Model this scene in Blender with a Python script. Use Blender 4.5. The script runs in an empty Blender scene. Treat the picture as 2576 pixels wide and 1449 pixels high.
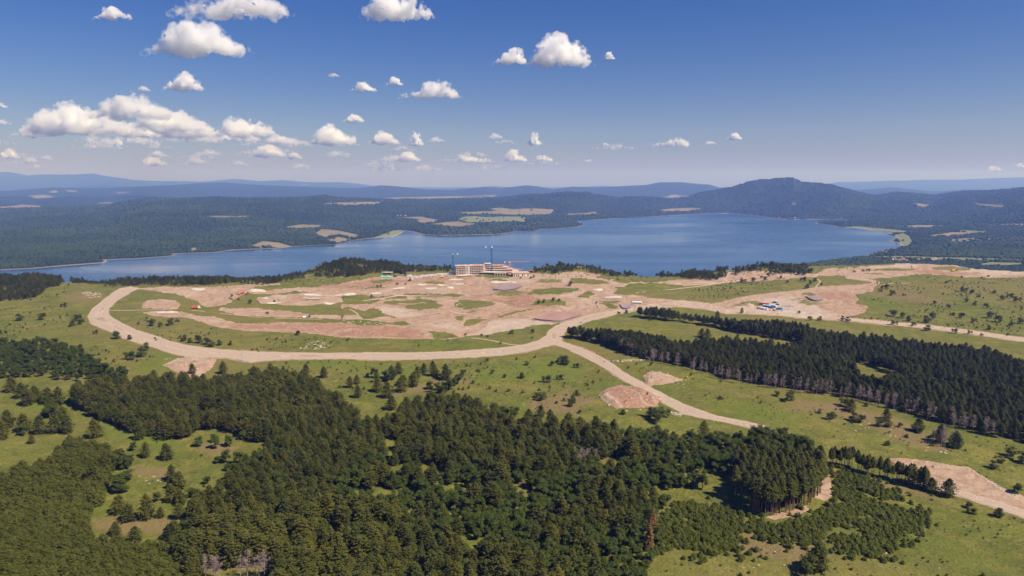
import bpy, bmesh, math, random
import numpy as np
import mathutils, mathutils.geometry
from mathutils import Vector, Matrix
R = math.radians
S = bpy.context.scene
COL = S.collection
rnd = random.Random(11)
nr = np.random.RandomState(5)

# ------------------------------------------------------------ camera, sky, sun, exposure
CAMH = 160.0            # metres above the plateau
F = 1717.0; YH = 458.0  # focal length and horizon in survey units (2576 x 1449)
PIT = math.atan((724.5 - YH) / F)
cam = bpy.data.objects.new('camera', bpy.data.cameras.new('camera')); COL.objects.link(cam)
cam.location = (0, 0, CAMH); cam.rotation_euler = (math.pi / 2 - PIT, 0, 0)
cam.data.sensor_width = 36; cam.data.lens = 36 * F / 2576; cam.data.clip_start = 1; cam.data.clip_end = 2e5
S.camera = cam
SUN_AZ, SUN_EL = R(119), R(49)
w = bpy.data.worlds.new("World"); S.world = w; w.use_nodes = True
nt = w.node_tree; bg = nt.nodes['Background']
sk = nt.nodes.new('ShaderNodeTexSky'); sk.sky_type = 'NISHITA'; sk.sun_disc = False
sk.sun_elevation = SUN_EL; sk.sun_rotation = SUN_AZ
sk.altitude = 900; sk.air_density = 1.35; sk.dust_density = 0.8; sk.ozone_density = 4.0
hs = nt.nodes.new('ShaderNodeHueSaturation'); hs.inputs['Saturation'].default_value = 1.42; hs.inputs['Hue'].default_value = 0.512
nt.links.new(sk.outputs[0], hs.inputs['Color']); tn = nt.nodes.new('ShaderNodeMix'); tn.data_type = 'RGBA'; tn.blend_type = 'MULTIPLY'; tn.inputs[0].default_value = 1; tn.inputs[7].default_value = (.66, .62, .84, 1)
nt.links.new(hs.outputs[0], tn.inputs[6]); nt.links.new(tn.outputs[2], bg.inputs[0]); bg.inputs[1].default_value = 0.065
sun = bpy.data.objects.new('sun', bpy.data.lights.new('sun', 'SUN')); COL.objects.link(sun)
sun.data.energy = 5.0; sun.data.angle = R(0.5); sun.data.color = (1, 0.88, 0.72)
sd = Vector((math.sin(SUN_AZ) * math.cos(SUN_EL), math.cos(SUN_AZ) * math.cos(SUN_EL), math.sin(SUN_EL)))
sun.rotation_euler = sd.to_track_quat('Z', 'Y').to_euler()
S.view_settings.view_transform = 'Standard'; S.view_settings.look = 'None'
S.view_settings.gamma = 1; S.view_settings.use_curve_mapping = False
S.view_settings.exposure = 0.5
cy = S.cycles
cy.max_bounces = 24; cy.volume_bounces = 20; cy.diffuse_bounces = 3; cy.glossy_bounces = 2
cy.transmission_bounces = 3; cy.transparent_max_bounces = 6
cy.caustics_reflective = False; cy.caustics_refractive = False
cy.use_denoising = True

# ------------------------------------------------------------ survey maths
cp, sp = math.cos(PIT), math.sin(PIT)
def proj(x, y, z):
    d = y * cp + (CAMH - z) * sp
    d = np.where(np.asarray(d) < 1, 1, d)
    return 1288 + F * x / d, 724.5 - F * ((z - CAMH) * cp + y * sp) / d
def ray(X, Y):
    a = (X - 1288) / F; b = (724.5 - Y) / F; k = cp + b * sp
    return a / k, (b * cp - sp) / k            # x/y, (z-H)/y
def hsh(ix, iy, s):
    n = (ix * 374761393 + iy * 668265263 + s * 974634777) & 0x7fffffff
    n = ((n ^ (n >> 13)) * 1274126177) & 0x7fffffff
    return ((n ^ (n >> 16)) & 0xffff) / 65535.0
def vnoise(x, y, s=0):
    x = np.asarray(x, float); y = np.asarray(y, float)
    ix = np.floor(x).astype(np.int64); iy = np.floor(y).astype(np.int64)
    fx = x - ix; fy = y - iy; fx = fx * fx * (3 - 2 * fx); fy = fy * fy * (3 - 2 * fy)
    a = hsh(ix, iy, s); b = hsh(ix + 1, iy, s); c = hsh(ix, iy + 1, s); d = hsh(ix + 1, iy + 1, s)
    return (a * (1 - fx) + b * fx) * (1 - fy) + (c * (1 - fx) + d * fx) * fy
def fbm(x, y, sc, o=4, s=0):
    x = np.asarray(x, float); y = np.asarray(y, float)
    t = 0; am = 0.5; n = 0
    for i in range(o):
        t = t + am * vnoise(x / sc + 17.3 * i, y / sc - 9.1 * i, s + i); n += am; am *= 0.5; sc *= 0.48
    return t / n - 0.5                          # about -0.5..0.5
def sst(a, b, v):
    t = np.clip((v - a) / (b - a), 0, 1); return t * t * (3 - 2 * t)
def sdf(px, py, poly):
    """signed distance (negative inside) of points to a polygon, only near its box"""
    P = np.asarray(poly, float); out = np.full(px.shape, 99.0)
    m = 14
    sel = (px > P[:, 0].min() - m) & (px < P[:, 0].max() + m) & (py > P[:, 1].min() - m) & (py < P[:, 1].max() + m)
    if not sel.any(): return out
    x = px[sel]; y = py[sel]; d = np.full(x.shape, 1e9); ins = np.zeros(x.shape, bool)
    for i in range(len(P)):
        x0, y0 = P[i]; x1, y1 = P[(i + 1) % len(P)]
        ex, ey = x1 - x0, y1 - y0; L = ex * ex + ey * ey + 1e-9
        t = np.clip(((x - x0) * ex + (y - y0) * ey) / L, 0, 1)
        d = np.minimum(d, np.hypot(x - x0 - t * ex, y - y0 - t * ey))
        if y0 != y1:
            c = ((y0 > y) != (y1 > y)) & (x < ex * (y - y0) / ey + x0); ins ^= c
    out[sel] = np.where(ins, -d, d); return out
def inside(px, py, poly): return sdf(px, py, poly) < 0

# ------------------------------------------------------------ heights
ZL = -160.0   # lake level
EDGE = [(-900,716),(-100,716),(100,712),(160,714),(300,712),(420,706),(500,706),(600,706),(700,702),(760,694),(800,678),(840,670),(880,668),
        (940,670),(1000,676),(1100,679),(1150,683),(1300,686),(1345,682),(1380,674),(1410,671),(1460,674),(1540,690),(1620,698),(1700,696),(1760,688),
        (1850,680),(1950,671),(2030,670),(2150,668),(2265,663),(2320,664),(2400,668),(2450,678),(2576,684),(3000,690),(3600,700)]
eq = np.array([ray(X, Y)[0] for X, Y in EDGE]); ey_ = np.array([-CAMH / ray(X, Y)[1] for X, Y in EDGE])
o_ = np.argsort(eq); eq = eq[o_]; ey_ = ey_[o_]
HILLS = [(ray(880, 650)[0], 1235, .062, 75, 12.), (ray(1420, 650)[0], 1225, .050, 70, 8.), (ray(1075, 650)[0], 1255, .05, 60, 4.), (ray(500, 650)[0], 1180, .05, 60, 3.), (ray(40, 650)[0], 1080, .06, 70, 6.), (ray(1960, 650)[0], 1260, .05, 60, 3.)]
def H(x, y):
    x = np.asarray(x, float); y = np.asarray(y, float)
    q = x / np.maximum(y, 1); y0 = np.interp(q, eq, ey_)
    amp = np.interp(y, [150, 500, 900], [6, 3.5, 1.6])
    z = fbm(x, y, 160, 3, 3) * amp + fbm(x, y, 26, 3, 8) * np.interp(y, [200, 900], [1.6, .8])
    for qc, yc, sq, sy, hh in HILLS: z = z + hh * np.exp(-((q - qc) / sq) ** 2 - ((y - yc) / sy) ** 2)
    e = np.maximum(y - y0, 0)
    z = z - np.where(e > 0, np.minimum(e * e / 160.0, e * 0.42), 0) - sst(200, 420, e) * 60
    return np.maximum(z, -215)
def ground(X, Y):
    t, s = ray(X, Y); y = -CAMH / s
    for i in range(5):
        z = float(H(t * y, y)); y = 0.5 * y + 0.5 * (z - CAMH) / s
    return Vector((t * y, y, float(H(t * y, y))))

LAKE = [(-500,715),(-100,694),(0,680),(80,676),(160,669),(262,661),(270,658),(264,653.5),(350,650.5),(430,644.5),(444,641.5),(438,638.5),(540,635.5),(590,629),(690,625),(760,619),(850,615),
        (885,606),(920,601),(990,595),(1008,588),(1018,581),(1035,583),(1060,590),(1100,592.5),(1200,591),(1262,589),(1284,585.5),(1300,581),(1345,583),(1360,577),(1400,576),(1455,571),(1472,566),
        (1458,560),(1448,557),(1500,553),(1568,549),(1625,546),(1717,541),(1784,537),(1850,537.5),(1917,545),(1964,551.5),(2017,552.5),(2090,552),(2128,552.5),
        (2122,558),(2090,559.5),(2052,560.5),(2050,562.5),(2085,566),(2110,572),(2150,573),(2197,581),(2237,583),(2280,583.5),(2262,586),(2227,590),(2254,597),(2236,607),(2262,612),(2267,620),(2240,627),
        (2217,632),(2187,640),(2167,647),(2114,652.5),(2040,662),(1800,690),(1600,712),(1280,740),(-500,760)]
lk = []
for X, Y in LAKE:
    t, s = ray(X, Y); y = (ZL - CAMH) / s; lk.append((t * y, y))
LKW = np.array(lk)
def lake_d(x, y):
    d = np.full(x.shape, 1e9); ins = np.zeros(x.shape, bool)
    for i in range(len(LKW)):
        x0, y0 = LKW[i]; x1, y1 = LKW[(i + 1) % len(LKW)]
        ex, ey = x1 - x0, y1 - y0; L = ex * ex + ey * ey + 1e-9
        t = np.clip(((x - x0) * ex + (y - y0) * ey) / L, 0, 1)
        d = np.minimum(d, (x - x0 - t * ex) ** 2 + (y - y0 - t * ey) ** 2)
        if y0 != y1: ins ^= ((y0 > y) != (y1 > y)) & (x < ex * (y - y0) / ey + x0)
    d = np.sqrt(d); return np.where(ins, -d, d)
# skylines: (X, Y, distance)
MID = [(-900,548,6500),(-300,540,6500),(0,533,6400),(150,528,6600),(260,521,6800),(333,504,6800),(385,499,6800),(450,500,6900),(500,498,7000),(550,496,7000),(617,499,7000),(683,498,7200),
       (767,497.5,7300),(813,492,7500),(858,498,7800),(959,502,8000),(1092,502,8300),(1192,499,8500),(1275,496,8600),(1325,489,8700),(1365,489,8700),(1425,482,8800),(1452,484,8800),(1475,482.5,8800),
       (1502,490,8800),(1558,497,8800),(1592,495,8700),(1642,496.5,8700),(1692,501,8600),(1720,497,8500),(1774,482.5,8400),(1834,472.5,8400),(1867,462.5,8300),(1900,452.5,8300),(1934,452.5,8300),(1950,450,8300),
       (1984,447.5,8300),(1996,448.5,8300),(2017,459,8300),(2067,461.5,8300),(2094,466,8300),(2151,481,8600),(2191,491,8800),(2217,489,8900),(2247,483,9000),(2284,484,9000),(2351,490,9000),(2384,486,8800),
       (2421,481,8600),(2484,480,8200),(2534,476.5,8000),(2576,472,7800),(3000,460,7600),(3800,470,7600)]
FAR = [(-900,485,16000),(0,481,16000),(60,477,16000),(123,471.5,16000),(267,473,16000),(367,468.5,16000),(430,466,16500),(500,461,17000),(567,459,17000),(610,462.5,17000),(700,467.5,17000),(859,472.5,17000),(905,472.5,17000),(959,466,17000),
       (999,468.5,17000),(1065,476,17000),(1135,479,17000),(1219,470,17000),(1259,473,17000),(1325,466,17000),(1352,468.5,17000),(1392,476,17000),(1442,469,17000),(1492,471.5,17000),(1559,468.5,17000),
       (1625,465,17000),(1659,458.5,17000),(1717,458.5,17000),(1761,463,17000),(1784,464,17000),(1817,474,17000),(1900,486,17000),(2100,484,17000),(2147,479,17000),(2184,476.5,17000),(2244,471,17000),(2284,475,17000),
       (2350,482.5,17000),(2420,478,17000),(2700,476,17000),(3600,478,17000)]
VFAR = [(-900,445,30000),(-200,436,30000),(0,433,30000),(25,433,30000),(67,441,30000),(133,437.5,30000),(180,438,30000),(233,436,30000),(283,444,30000),(333,452.5,30000),(400,456,30000),(500,457.5,30000),(533,454,30000),(593,450,30000),
        (650,456,30000),(710,452.5,30000),(767,457.5,30000),(859,459,30000),(909,464,30000),(960,472,30000),(1150,476,30000),(1180,474,30000),(1240,468.5,30000),(1320,474,30000),(1400,474,30000),(1520,468,30000),(1600,474,30000),(2000,474,30000),
        (2110,457.5,30000),(2200,456,30000),(2284,454,30000),(2350,452.5,30000),(2417,452.5,30000),(2484,449,30000),(2576,446,30000),(3600,446,30000)]
LOW2 = [(-900,500,11500),(0,493,11500),(60,491,11500),(117,494,11500),(167,491,11500),(233,494,11500),(300,496,11500),(420,500,11500),(900,505,11500),(3600,510,11500)]
def tab(L):
    q = []; z = []; D = []
    for X, Y, d in L:
        t, s = ray(X, Y); q.append(t); z.append(CAMH + s * d); D.append(d)
    i = np.argsort(q); return np.array(q)[i], np.array(z)[i], np.array(D)[i]
TM, TF, TV, T2 = tab(MID), tab(FAR), tab(VFAR), tab(LOW2)
def ridge(q, y, T, wf, wb, pw=1.6):
    z = np.interp(q, T[0], T[1]); D = np.interp(q, T[0], T[2]); u = (y - D)
    k = np.where(u < 0, np.clip(1 + u / wf, 0, 1), np.clip(1 - u / wb, 0, 1))
    k = k * k * (3 - 2 * k)
    k = np.where(u < 0, np.power(k, 0.9 if pw < 1.5 else 1.0), k)
    return ZL + 4 + (z - ZL - 4) * k, np.abs(u) / wf
def HF(x, y, d=None):
    x = np.asarray(x, float); y = np.asarray(y, float)
    if d is None: d = lake_d(x, y)
    q = x / y
    z1, k1 = ridge(q, y, TM, 4600, 3200); z2, k2 = ridge(q, y, TF, 4500, 6000); z3, k3 = ridge(q, y, TV, 8000, 6000); z4, k4 = ridge(q, y, T2, 2500, 2500)
    n = fbm(x, y, 1300, 4, 21); n2 = fbm(x, y, 320, 3, 31)
    land = ZL + np.minimum(np.maximum(d, 0) * 0.10, 8 + 18 * (1 - np.exp(-np.maximum(d, 0) / 1200))) 
    flat = sst(0, 300, d)
    low = land + flat * np.interp(y, [1500, 3500, 9000], [8, 22, 40]) * (n + .25) + flat * n2 * 8
    rise = sst(0, 1500, d)
    hi = np.maximum(z1, np.maximum(z2, np.maximum(z3, z4)))
    rough = (n * 90 + n2 * 30) * np.clip(np.minimum(np.minimum(k1, 1), np.minimum(k2, 1)), 0, 1) * np.clip((hi - ZL) / 120, 0, 1)
    z = np.maximum(low, ZL + (hi - ZL + rough) * rise)
    z = np.maximum(z, ZL + np.clip(d * .12, 0, 3))
    return np.where(d < 0, np.maximum(ZL + d * 0.2, ZL - 20), z)

# ------------------------------------------------------------ helpers
def tag(o, label=None, cat=None, group=None, kind=None):
    if label: o['label'] = label
    if cat: o['category'] = cat
    if group: o['group'] = group
    if kind: o['kind'] = kind
    return o
def mobj(name, me, mat=None, parent=None):
    o = bpy.data.objects.new(name, me); COL.objects.link(o)
    if mat and not me.materials: me.materials.append(mat)
    if parent: o.parent = parent
    return o
def empty(name, loc, rz=0, sc=1):
    o = bpy.data.objects.new(name, None); COL.objects.link(o); o.location = loc; o.rotation_euler = (0, 0, rz)
    o.scale = (sc, sc, sc); o.empty_display_size = 1; return o
def grid_mesh(name, X, Y, Z, smooth=True):
    r, c = X.shape
    me = bpy.data.meshes.new(name); v = np.stack([X, Y, Z], -1).reshape(-1, 3).astype(np.float32)
    i = np.arange(r * c).reshape(r, c)
    f = np.stack([i[:-1, :-1], i[:-1, 1:], i[1:, 1:], i[1:, :-1]], -1).reshape(-1, 4)
    me.vertices.add(len(v)); me.vertices.foreach_set('co', v.ravel())
    me.loops.add(f.size); me.loops.foreach_set('vertex_index', f.ravel().astype(np.int32))
    me.polygons.add(len(f)); me.polygons.foreach_set('loop_start', np.arange(0, f.size, 4, dtype=np.int32))
    me.polygons.foreach_set('use_smooth', np.full(len(f), smooth)); me.update(calc_edges=True)
    return me
def soup(name, V, Fc, mats=None, mi=None, smooth=False):
    me = bpy.data.meshes.new(name); me.from_pydata([tuple(v) for v in V], [], [tuple(f) for f in Fc])
    if mats:
        for m in mats: me.materials.append(m)
    if mi is not None: me.polygons.foreach_set('material_index', np.array(mi, dtype=np.int32))
    if smooth: me.polygons.foreach_set('use_smooth', np.full(len(me.polygons), True))
    me.update(); return me
def cattr(me, name, arr):
    a = me.attributes.new(name, 'FLOAT_COLOR', 'POINT'); a.data.foreach_set('color', np.clip(arr, 0, 1).astype(np.float32).ravel())
class MB:
    def __init__(s): s.v = []; s.f = []
    def box(s, x0, x1, y0, y1, z0, z1):
        n = len(s.v); s.v += [(x0,y0,z0),(x1,y0,z0),(x1,y1,z0),(x0,y1,z0),(x0,y0,z1),(x1,y0,z1),(x1,y1,z1),(x0,y1,z1)]
        s.f += [tuple(n + k for k in q) for q in ((0,3,2,1),(4,5,6,7),(0,1,5,4),(1,2,6,5),(2,3,7,6),(3,0,4,7))]; return s
    def bar(s, a, b, t, t2=None, n=4):
        a = Vector(a); b = Vector(b); d = (b - a).normalized(); u = d.cross(Vector((0, 0, 1)))
        if u.length < 1e-3: u = Vector((1, 0, 0))
        u.normalize(); w_ = d.cross(u); t2 = t if t2 is None else t2; k = len(s.v)
        for p, r_ in ((a, t), (b, t2)):
            for i in range(n):
                an = 2 * math.pi * (i + .5) / n; s.v.append(tuple(p + u * math.cos(an) * r_ + w_ * math.sin(an) * r_))
        for i in range(n): s.f.append((k + i, k + (i + 1) % n, k + n + (i + 1) % n, k + n + i))
        s.f.append(tuple(k + i for i in range(n))[::-1]); s.f.append(tuple(k + n + i for i in range(n))); return s
    def cyl(s, c, r_, h, n=16): return s.bar(c, (c[0], c[1], c[2] + h), r_, n=n)
    def poly(s, pts, z0, z1):
        n = len(s.v); k = len(pts); s.v += [(p[0], p[1], z0) for p in pts] + [(p[0], p[1], z1) for p in pts]
        s.f.append(tuple(range(n, n + k))[::-1]); s.f.append(tuple(range(n + k, n + 2 * k)))
        for i in range(k): s.f.append((n + i, n + (i + 1) % k, n + k + (i + 1) % k, n + k + i))
        return s
    def build(s, name, mat, parent=None):
        return mobj(name, soup(name, s.v, s.f, [mat]), None, parent)
class NT:
    """tiny node builder"""
    def __init__(s, name, disp=False):
        s.m = bpy.data.materials.new(name); s.m.use_nodes = True; s.t = s.m.node_tree
        s.b = s.t.nodes['Principled BSDF']; s.out = s.t.nodes['Material Output']
    def n(s, typ, **k):
        x = s.t.nodes.new(typ)
        for a, v in k.items(): setattr(x, a, v)
        return x
    def l(s, a, b): s.t.links.new(a, b)
    def pos(s): return s.n('ShaderNodeNewGeometry').outputs['Position']
    def noise(s, scale, detail=4, rough=.55, vec=None, dist=0):
        x = s.n('ShaderNodeTexNoise'); x.inputs['Scale'].default_value = scale; x.inputs['Detail'].default_value = detail
        x.inputs['Roughness'].default_value = rough; x.inputs['Distortion'].default_value = dist
        s.l(vec if vec is not None else s.pos(), x.inputs['Vector']); return x.outputs['Fac']
    def ramp(s, fac, a, b, va=0, vb=1):
        x = s.n('ShaderNodeMapRange'); x.inputs[1].default_value = a; x.inputs[2].default_value = b; x.inputs[3].default_value = va; x.inputs[4].default_value = vb
        s.l(fac, x.inputs[0]); return x.outputs[0]
    def mix(s, fac, a, b):
        x = s.n('ShaderNodeMix', data_type='RGBA')
        for v, i in ((fac, 0), (a, 6), (b, 7)):
            if isinstance(v, (tuple, list)): x.inputs[i].default_value = (*v, 1)
            elif isinstance(v, (int, float)): x.inputs[i].default_value = v
            else: s.l(v, x.inputs[i])
        return x.outputs[2]
    def math(s, op, a, b=None):
        x = s.n('ShaderNodeMath', operation=op)
        for v, i in ((a, 0), (b, 1)):
            if v is None: continue
            if isinstance(v, (int, float)): x.inputs[i].default_value = v
            else: s.l(v, x.inputs[i])
        return x.outputs[0]
    def bump(s, h, dist, strength=1):
        x = s.n('ShaderNodeBump'); x.inputs['Distance'].default_value = dist; x.inputs['Strength'].default_value = strength
        s.l(h, x.inputs['Height']); s.l(x.outputs[0], s.b.inputs['Normal'])
    def done(s, col=None, rough=.9, spec=.15):
        if col is not None:
            if isinstance(col, (tuple, list)): s.b.inputs['Base Color'].default_value = (*col, 1)
            else: s.l(col, s.b.inputs['Base Color'])
        s.b.inputs['Roughness'].default_value = rough; s.b.inputs['Specular IOR Level'].default_value = spec
        return s.m
def plain(name, c, rough=.7, var=.18, sc=.6, spec=.3):
    t = NT(name); n = t.noise(sc, 3); d = tuple(x * (1 - var) for x in c); l_ = tuple(min(1, x * (1 + var)) for x in c)
    return t.done(t.mix(t.ramp(n, .3, .7), d, l_), rough, spec)
def leafmat(name, a, b, c, tr=.25, hue=.02):
    """foliage: random per tree between a and b, patches towards c inside the crown"""
    t = NT(name); oi = t.n('ShaderNodeObjectInfo'); n = t.noise(.45, 3)
    col = t.mix(oi.outputs['Random'], a, b); col = t.mix(t.ramp(n, .45, .75, 0, .8), col, c)
    big = t.noise(.018, 2); col = t.mix(t.ramp(big, .35, .65, 0, .35), col, tuple(x * .6 for x in a))
    t.l(col, t.b.inputs['Base Color']); t.b.inputs['Roughness'].default_value = .75; t.b.inputs['Specular IOR Level'].default_value = .15
    tl = t.n('ShaderNodeBsdfTranslucent'); t.l(col, tl.inputs['Color']); mx = t.n('ShaderNodeMixShader'); mx.inputs[0].default_value = tr
    t.l(t.b.outputs[0], mx.inputs[1]); t.l(tl.outputs[0], mx.inputs[2]); t.l(mx.outputs[0], t.out.inputs['Surface']); return t.m

# ------------------------------------------------------------ masks of the plateau (survey units)
SOIL = [
 [(330,724),(420,721),(547,722),(567,747),(597,762),(560,768),(520,772),(483,754),(440,738),(400,734),(340,727)],
 [(360,764),(370,754),(413,752),(443,755),(453,765),(447,777),(360,775)],
 [(357,785),(400,779),(443,783),(493,792),(540,799),(587,812),(617,815),(560,826),(520,814),(467,800),(383,795)],
 [(553,774),(633,775),(723,781),(773,791),(859,794),(859,802),(700,799),(600,793),(550,780)],
 [(560,826),(583,822),(617,815),(700,811),(859,813),(1000,820),(1072,824),(1082,851),(1025,852),(859,850),(800,841),(733,834),(617,832)],
 [(647,750),(693,742),(859,733),(870,733),(870,756),(833,765),(733,769),(657,764)],
 [(547,722),(600,716),(700,713),(720,716),(640,722),(620,740),(590,752),(570,748)],
 [(740,730),(859,713),(942,699),(945,720),(880,732),(790,736)],
 [(640,742),(620,732),(700,726),(760,722),(800,724),(700,738)],
 [(859,712),(942,699),(1000,694),(1145,688),(1340,687),(1420,694),(1500,699),(1560,705),(1640,712),(1717,703),(1720,716),(1560,722),(1545,738),(1620,744),(1717,757),(1717,766),(1560,788),(1490,790),(1440,805),(1385,817),
  (1280,832),(1225,842),(1180,846),(1120,853),(1079,851),(1070,825),(1000,821),(925,812),(859,803),(870,793),(940,795),(1000,800),(950,785),(905,779),(880,772),(859,776),(859,765),(930,764),(960,756),(930,750),(859,757)],
 [(1700,704),(1760,697),(1830,690),(1830,683),(1894,681),(1960,684),(2050,691),(2075,678),(2090,675),(2217,667),(2267,662),(2314,662),(2400,666),(2450,674),(2576,680),(2900,686),(2900,705),(2576,696),(2517,699),(2450,700),(2390,694),(2334,691),
  (2257,694),(2230,700),(2150,699),(2110,692),(2054,695),(1997,700),(1904,709),(1860,706),(1780,716),(1720,720)],
 [(1700,758),(1784,764),(1830,760),(1870,748),(1950,740),(2010,732),(2060,722),(2130,719),(2190,711),(2205,715),(2195,735),(2150,740),(2160,752),(2150,762),(2180,770),(2178,786),(2120,800),(2020,796),(1917,789),(1827,784),(1784,776),(1700,772)],
 [(1505,992),(1530,976),(1562,968),(1620,976),(1668,998),(1650,1022),(1600,1029),(1545,1026),(1515,1010)],
 [(1618,948),(1630,938),(1662,934),(1690,945),(1722,956),(1685,962),(1655,969),(1626,971)],
 [(408,920),(440,903),(470,898),(545,902),(532,928),(492,950),(470,957),(448,936)],
 [(2228,1153),(2265,1152),(2330,1160),(2400,1172),(2440,1176),(2470,1195),(2510,1222),(2590,1255),(2800,1330),(2800,1360),(2576,1285),(2480,1250),(2400,1228),(2340,1205),(2270,1175)],
 [(1925,1303),(1960,1290),(1985,1284),(2025,1272),(2035,1282),(1990,1300),(1950,1308)],
 [(2048,1252),(2056,1225),(2070,1192),(2088,1198),(2092,1222),(2100,1242),(2076,1260)],
 [(1372,697),(1400,688),(1440,684),(1500,687),(1512,694),(1490,700),(1420,698)],
]
PALE = [  # lighter compacted gravel
 [(1850,770),(1880,758),(1960,748),(2010,747),(2105,797),(2040,797),(1960,790),(1870,783)],
 [(2190,669),(2267,663),(2308,665),(2310,672),(2230,674)],
 [(1680,1018),(1717,1030),(1770,1052),(1717,1045),(1690,1040)],
 [(200,740),(225,733),(252,735),(255,748),(225,753)],
 [(950,768),(1000,775),(1070,790),(1010,797),(960,785)],
 [(1240,806),(1300,802),(1420,812),(1340,824),(1240,838),(1200,842),(1170,845),(1200,836)],
 [(1375,866),(1319,867),(1360,856),(1380,850)],
 [(1130,815),(1100,818),(1085,822),(1130,826),(1160,831),(1150,823)],
 [(2340,672),(2400,668),(2460,677),(2576,684),(2576,692),(2480,693),(2440,687)],
]
RED = [  # redder loose earth
 [(560,826),(617,816),(700,812),(859,815),(1000,822),(1060,830),(1070,846),(1025,850),(859,846),(733,832)],
 [(800,722),(859,714),(942,702),(1000,702),(1050,706),(960,716),(870,728)],
 [(2280,683),(2330,677),(2420,684),(2470,694),(2400,694),(2330,690)],
 [(2030,740),(2080,732),(2130,734),(2150,745),(2150,762),(2110,756),(2050,750)],
 [(1340,745),(1320,735),(1290,745),(1200,752),(1120,748),(1180,760),(1260,762),(1300,775),(1380,775),(1440,765),(1380,756)],
 [(1060,698),(1140,694),(1200,700),(1140,706),(1060,706)],
 [(1505,992),(1562,968),(1620,976),(1668,998),(1650,1022),(1600,1029),(1545,1026)],
]
GREEN = [  # grass islands on the building ground
 [(899,783),(940,777),(958,783),(952,797),(915,800),(902,795)],
 [(1025,768),(1092,762),(1110,768),(1105,776),(1060,779),(1020,775)],[(965,760),(1000,755),(1060,753),(1100,757),(1060,766),(975,766)],
 [(1142,762),(1160,756),(1240,761),(1248,766),(1200,776),(1165,778),(1140,772)],[(1325,740),(1340,727),(1400,724),(1462,725),(1450,732),(1405,742)],
 [(1337,768),(1350,755),(1385,752),(1420,757),(1422,765),(1390,769)],[(1545,723),(1605,713),(1702,716),(1660,729),(1595,734)],
 [(1592,737),(1650,739),(1720,738),(1720,756),(1650,752)],[(1190,697),(1200,690),(1240,688),(1280,691),(1285,696),(1230,699)],
 [(1062,710),(1085,705),(1128,710),(1095,714)],[(1228,704),(1280,702),(1270,707),(1235,708)],[(859,801),(920,802),(980,811),(1010,815),(940,819),(859,815)],
 [(1079,834),(1120,834),(1158,847),(1095,850)],[(1170,805),(1210,800),(1225,803),(1205,812),(1168,820)],
 [(1229,843),(1275,834),(1342,817),(1387,814),(1372,843),(1318,866),(1282,860)],[(1140,802),(1165,799),(1160,808),(1145,808)],
 [(985,742),(1110,739),(1105,743),(1000,749),(960,752)],[(859,775),(880,780),(893,790),(859,796)],[(1252,797),(1290,785),(1345,775),(1342,779),(1290,790),(1260,800)],
 [(1450,747),(1480,735),(1500,738),(1478,751)],[(930,708),(955,703),(990,704),(960,712)],[(1590,722),(1640,714),(1700,716),(1717,719),(1660,728)],
 [(860,742),(1000,745),(930,752),(860,757)],[(1508,763),(1540,762),(1560,772),(1540,776)],[(985,812),(1020,808),(1035,814),(1010,818)],
 [(2150,680),(2260,677),(2300,676),(2310,680),(2230,682)],[(2340,674),(2380,669),(2440,674),(2440,679),(2360,678)],[(1960,760),(2050,745),(2010,738),(2030,734),(2060,741)],
 [(1145,694),(1180,691),(1190,696),(1150,698)],[(590,754),(640,748),(650,760),(600,766),(560,769)],[(1100,742),(1130,736),(1180,742),(1140,748)],
 [(1430,700),(1500,704),(1540,712),(1500,716),(1440,710)],[(1545,700),(1600,706),(1580,712),(1540,706)]]
BROWN = [[(230,1312),(330,1303),(400,1298),(460,1308),(425,1340),(300,1348),(235,1332)],[(330,1175),(420,1180),(470,1190),(400,1205),(330,1195)],[(490,1110),(600,1120),(570,1150),(500,1140)],
 [(1990,1010),(2100,1010),(2250,1050),(2330,1090),(2400,1150),(2300,1120),(2150,1060),(2000,1030)],[(2070,1170),(2150,1185),(2250,1215),(2380,1262),(2300,1250),(2160,1210),(2080,1200)],
 [(150,748),(200,732),(262,736),(255,752),(190,758)],[(970,1000),(1020,975),(1160,945),(1190,955),(1060,990)],[(1330,1010),(1430,980),(1500,1000),(1450,1040),(1340,1040)],
 [(2180,735),(2260,730),(2330,745),(2400,770),(2300,760),(2200,745)],[(1880,1340),(2000,1360),(2100,1390),(2050,1420),(1900,1400),(1800,1380)]]
LUSH = [[(240,1060),(340,1080),(440,1110),(470,1140),(400,1150),(330,1110),(250,1085)],[(220,1270),(300,1265),(300,1290),(230,1295)],[(780,1290),(830,1310),(850,1370),(820,1360)],[(1160,1320),(1225,1330),(1215,1390),(1180,1405)],
 [(700,905),(1000,915),(1100,930),(1000,960),(850,930),(720,918)],[(1190,930),(1420,890),(1480,930),(1440,960),(1300,960),(1200,960)],[(2160,745),(2250,748),(2260,768),(2190,770)],[(100,990),(200,960),(230,980),(160,1030),(60,1040)],
 [(1750,1000),(1900,1010),(2050,1050),(1980,1075),(1850,1045)],[(380,895),(430,880),(440,930),(380,950),(330,930)],[(960,1105),(1000,1120),(990,1165),(965,1150)],[(1000,870),(1100,860),(1240,872),(1100,882)]]

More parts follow.
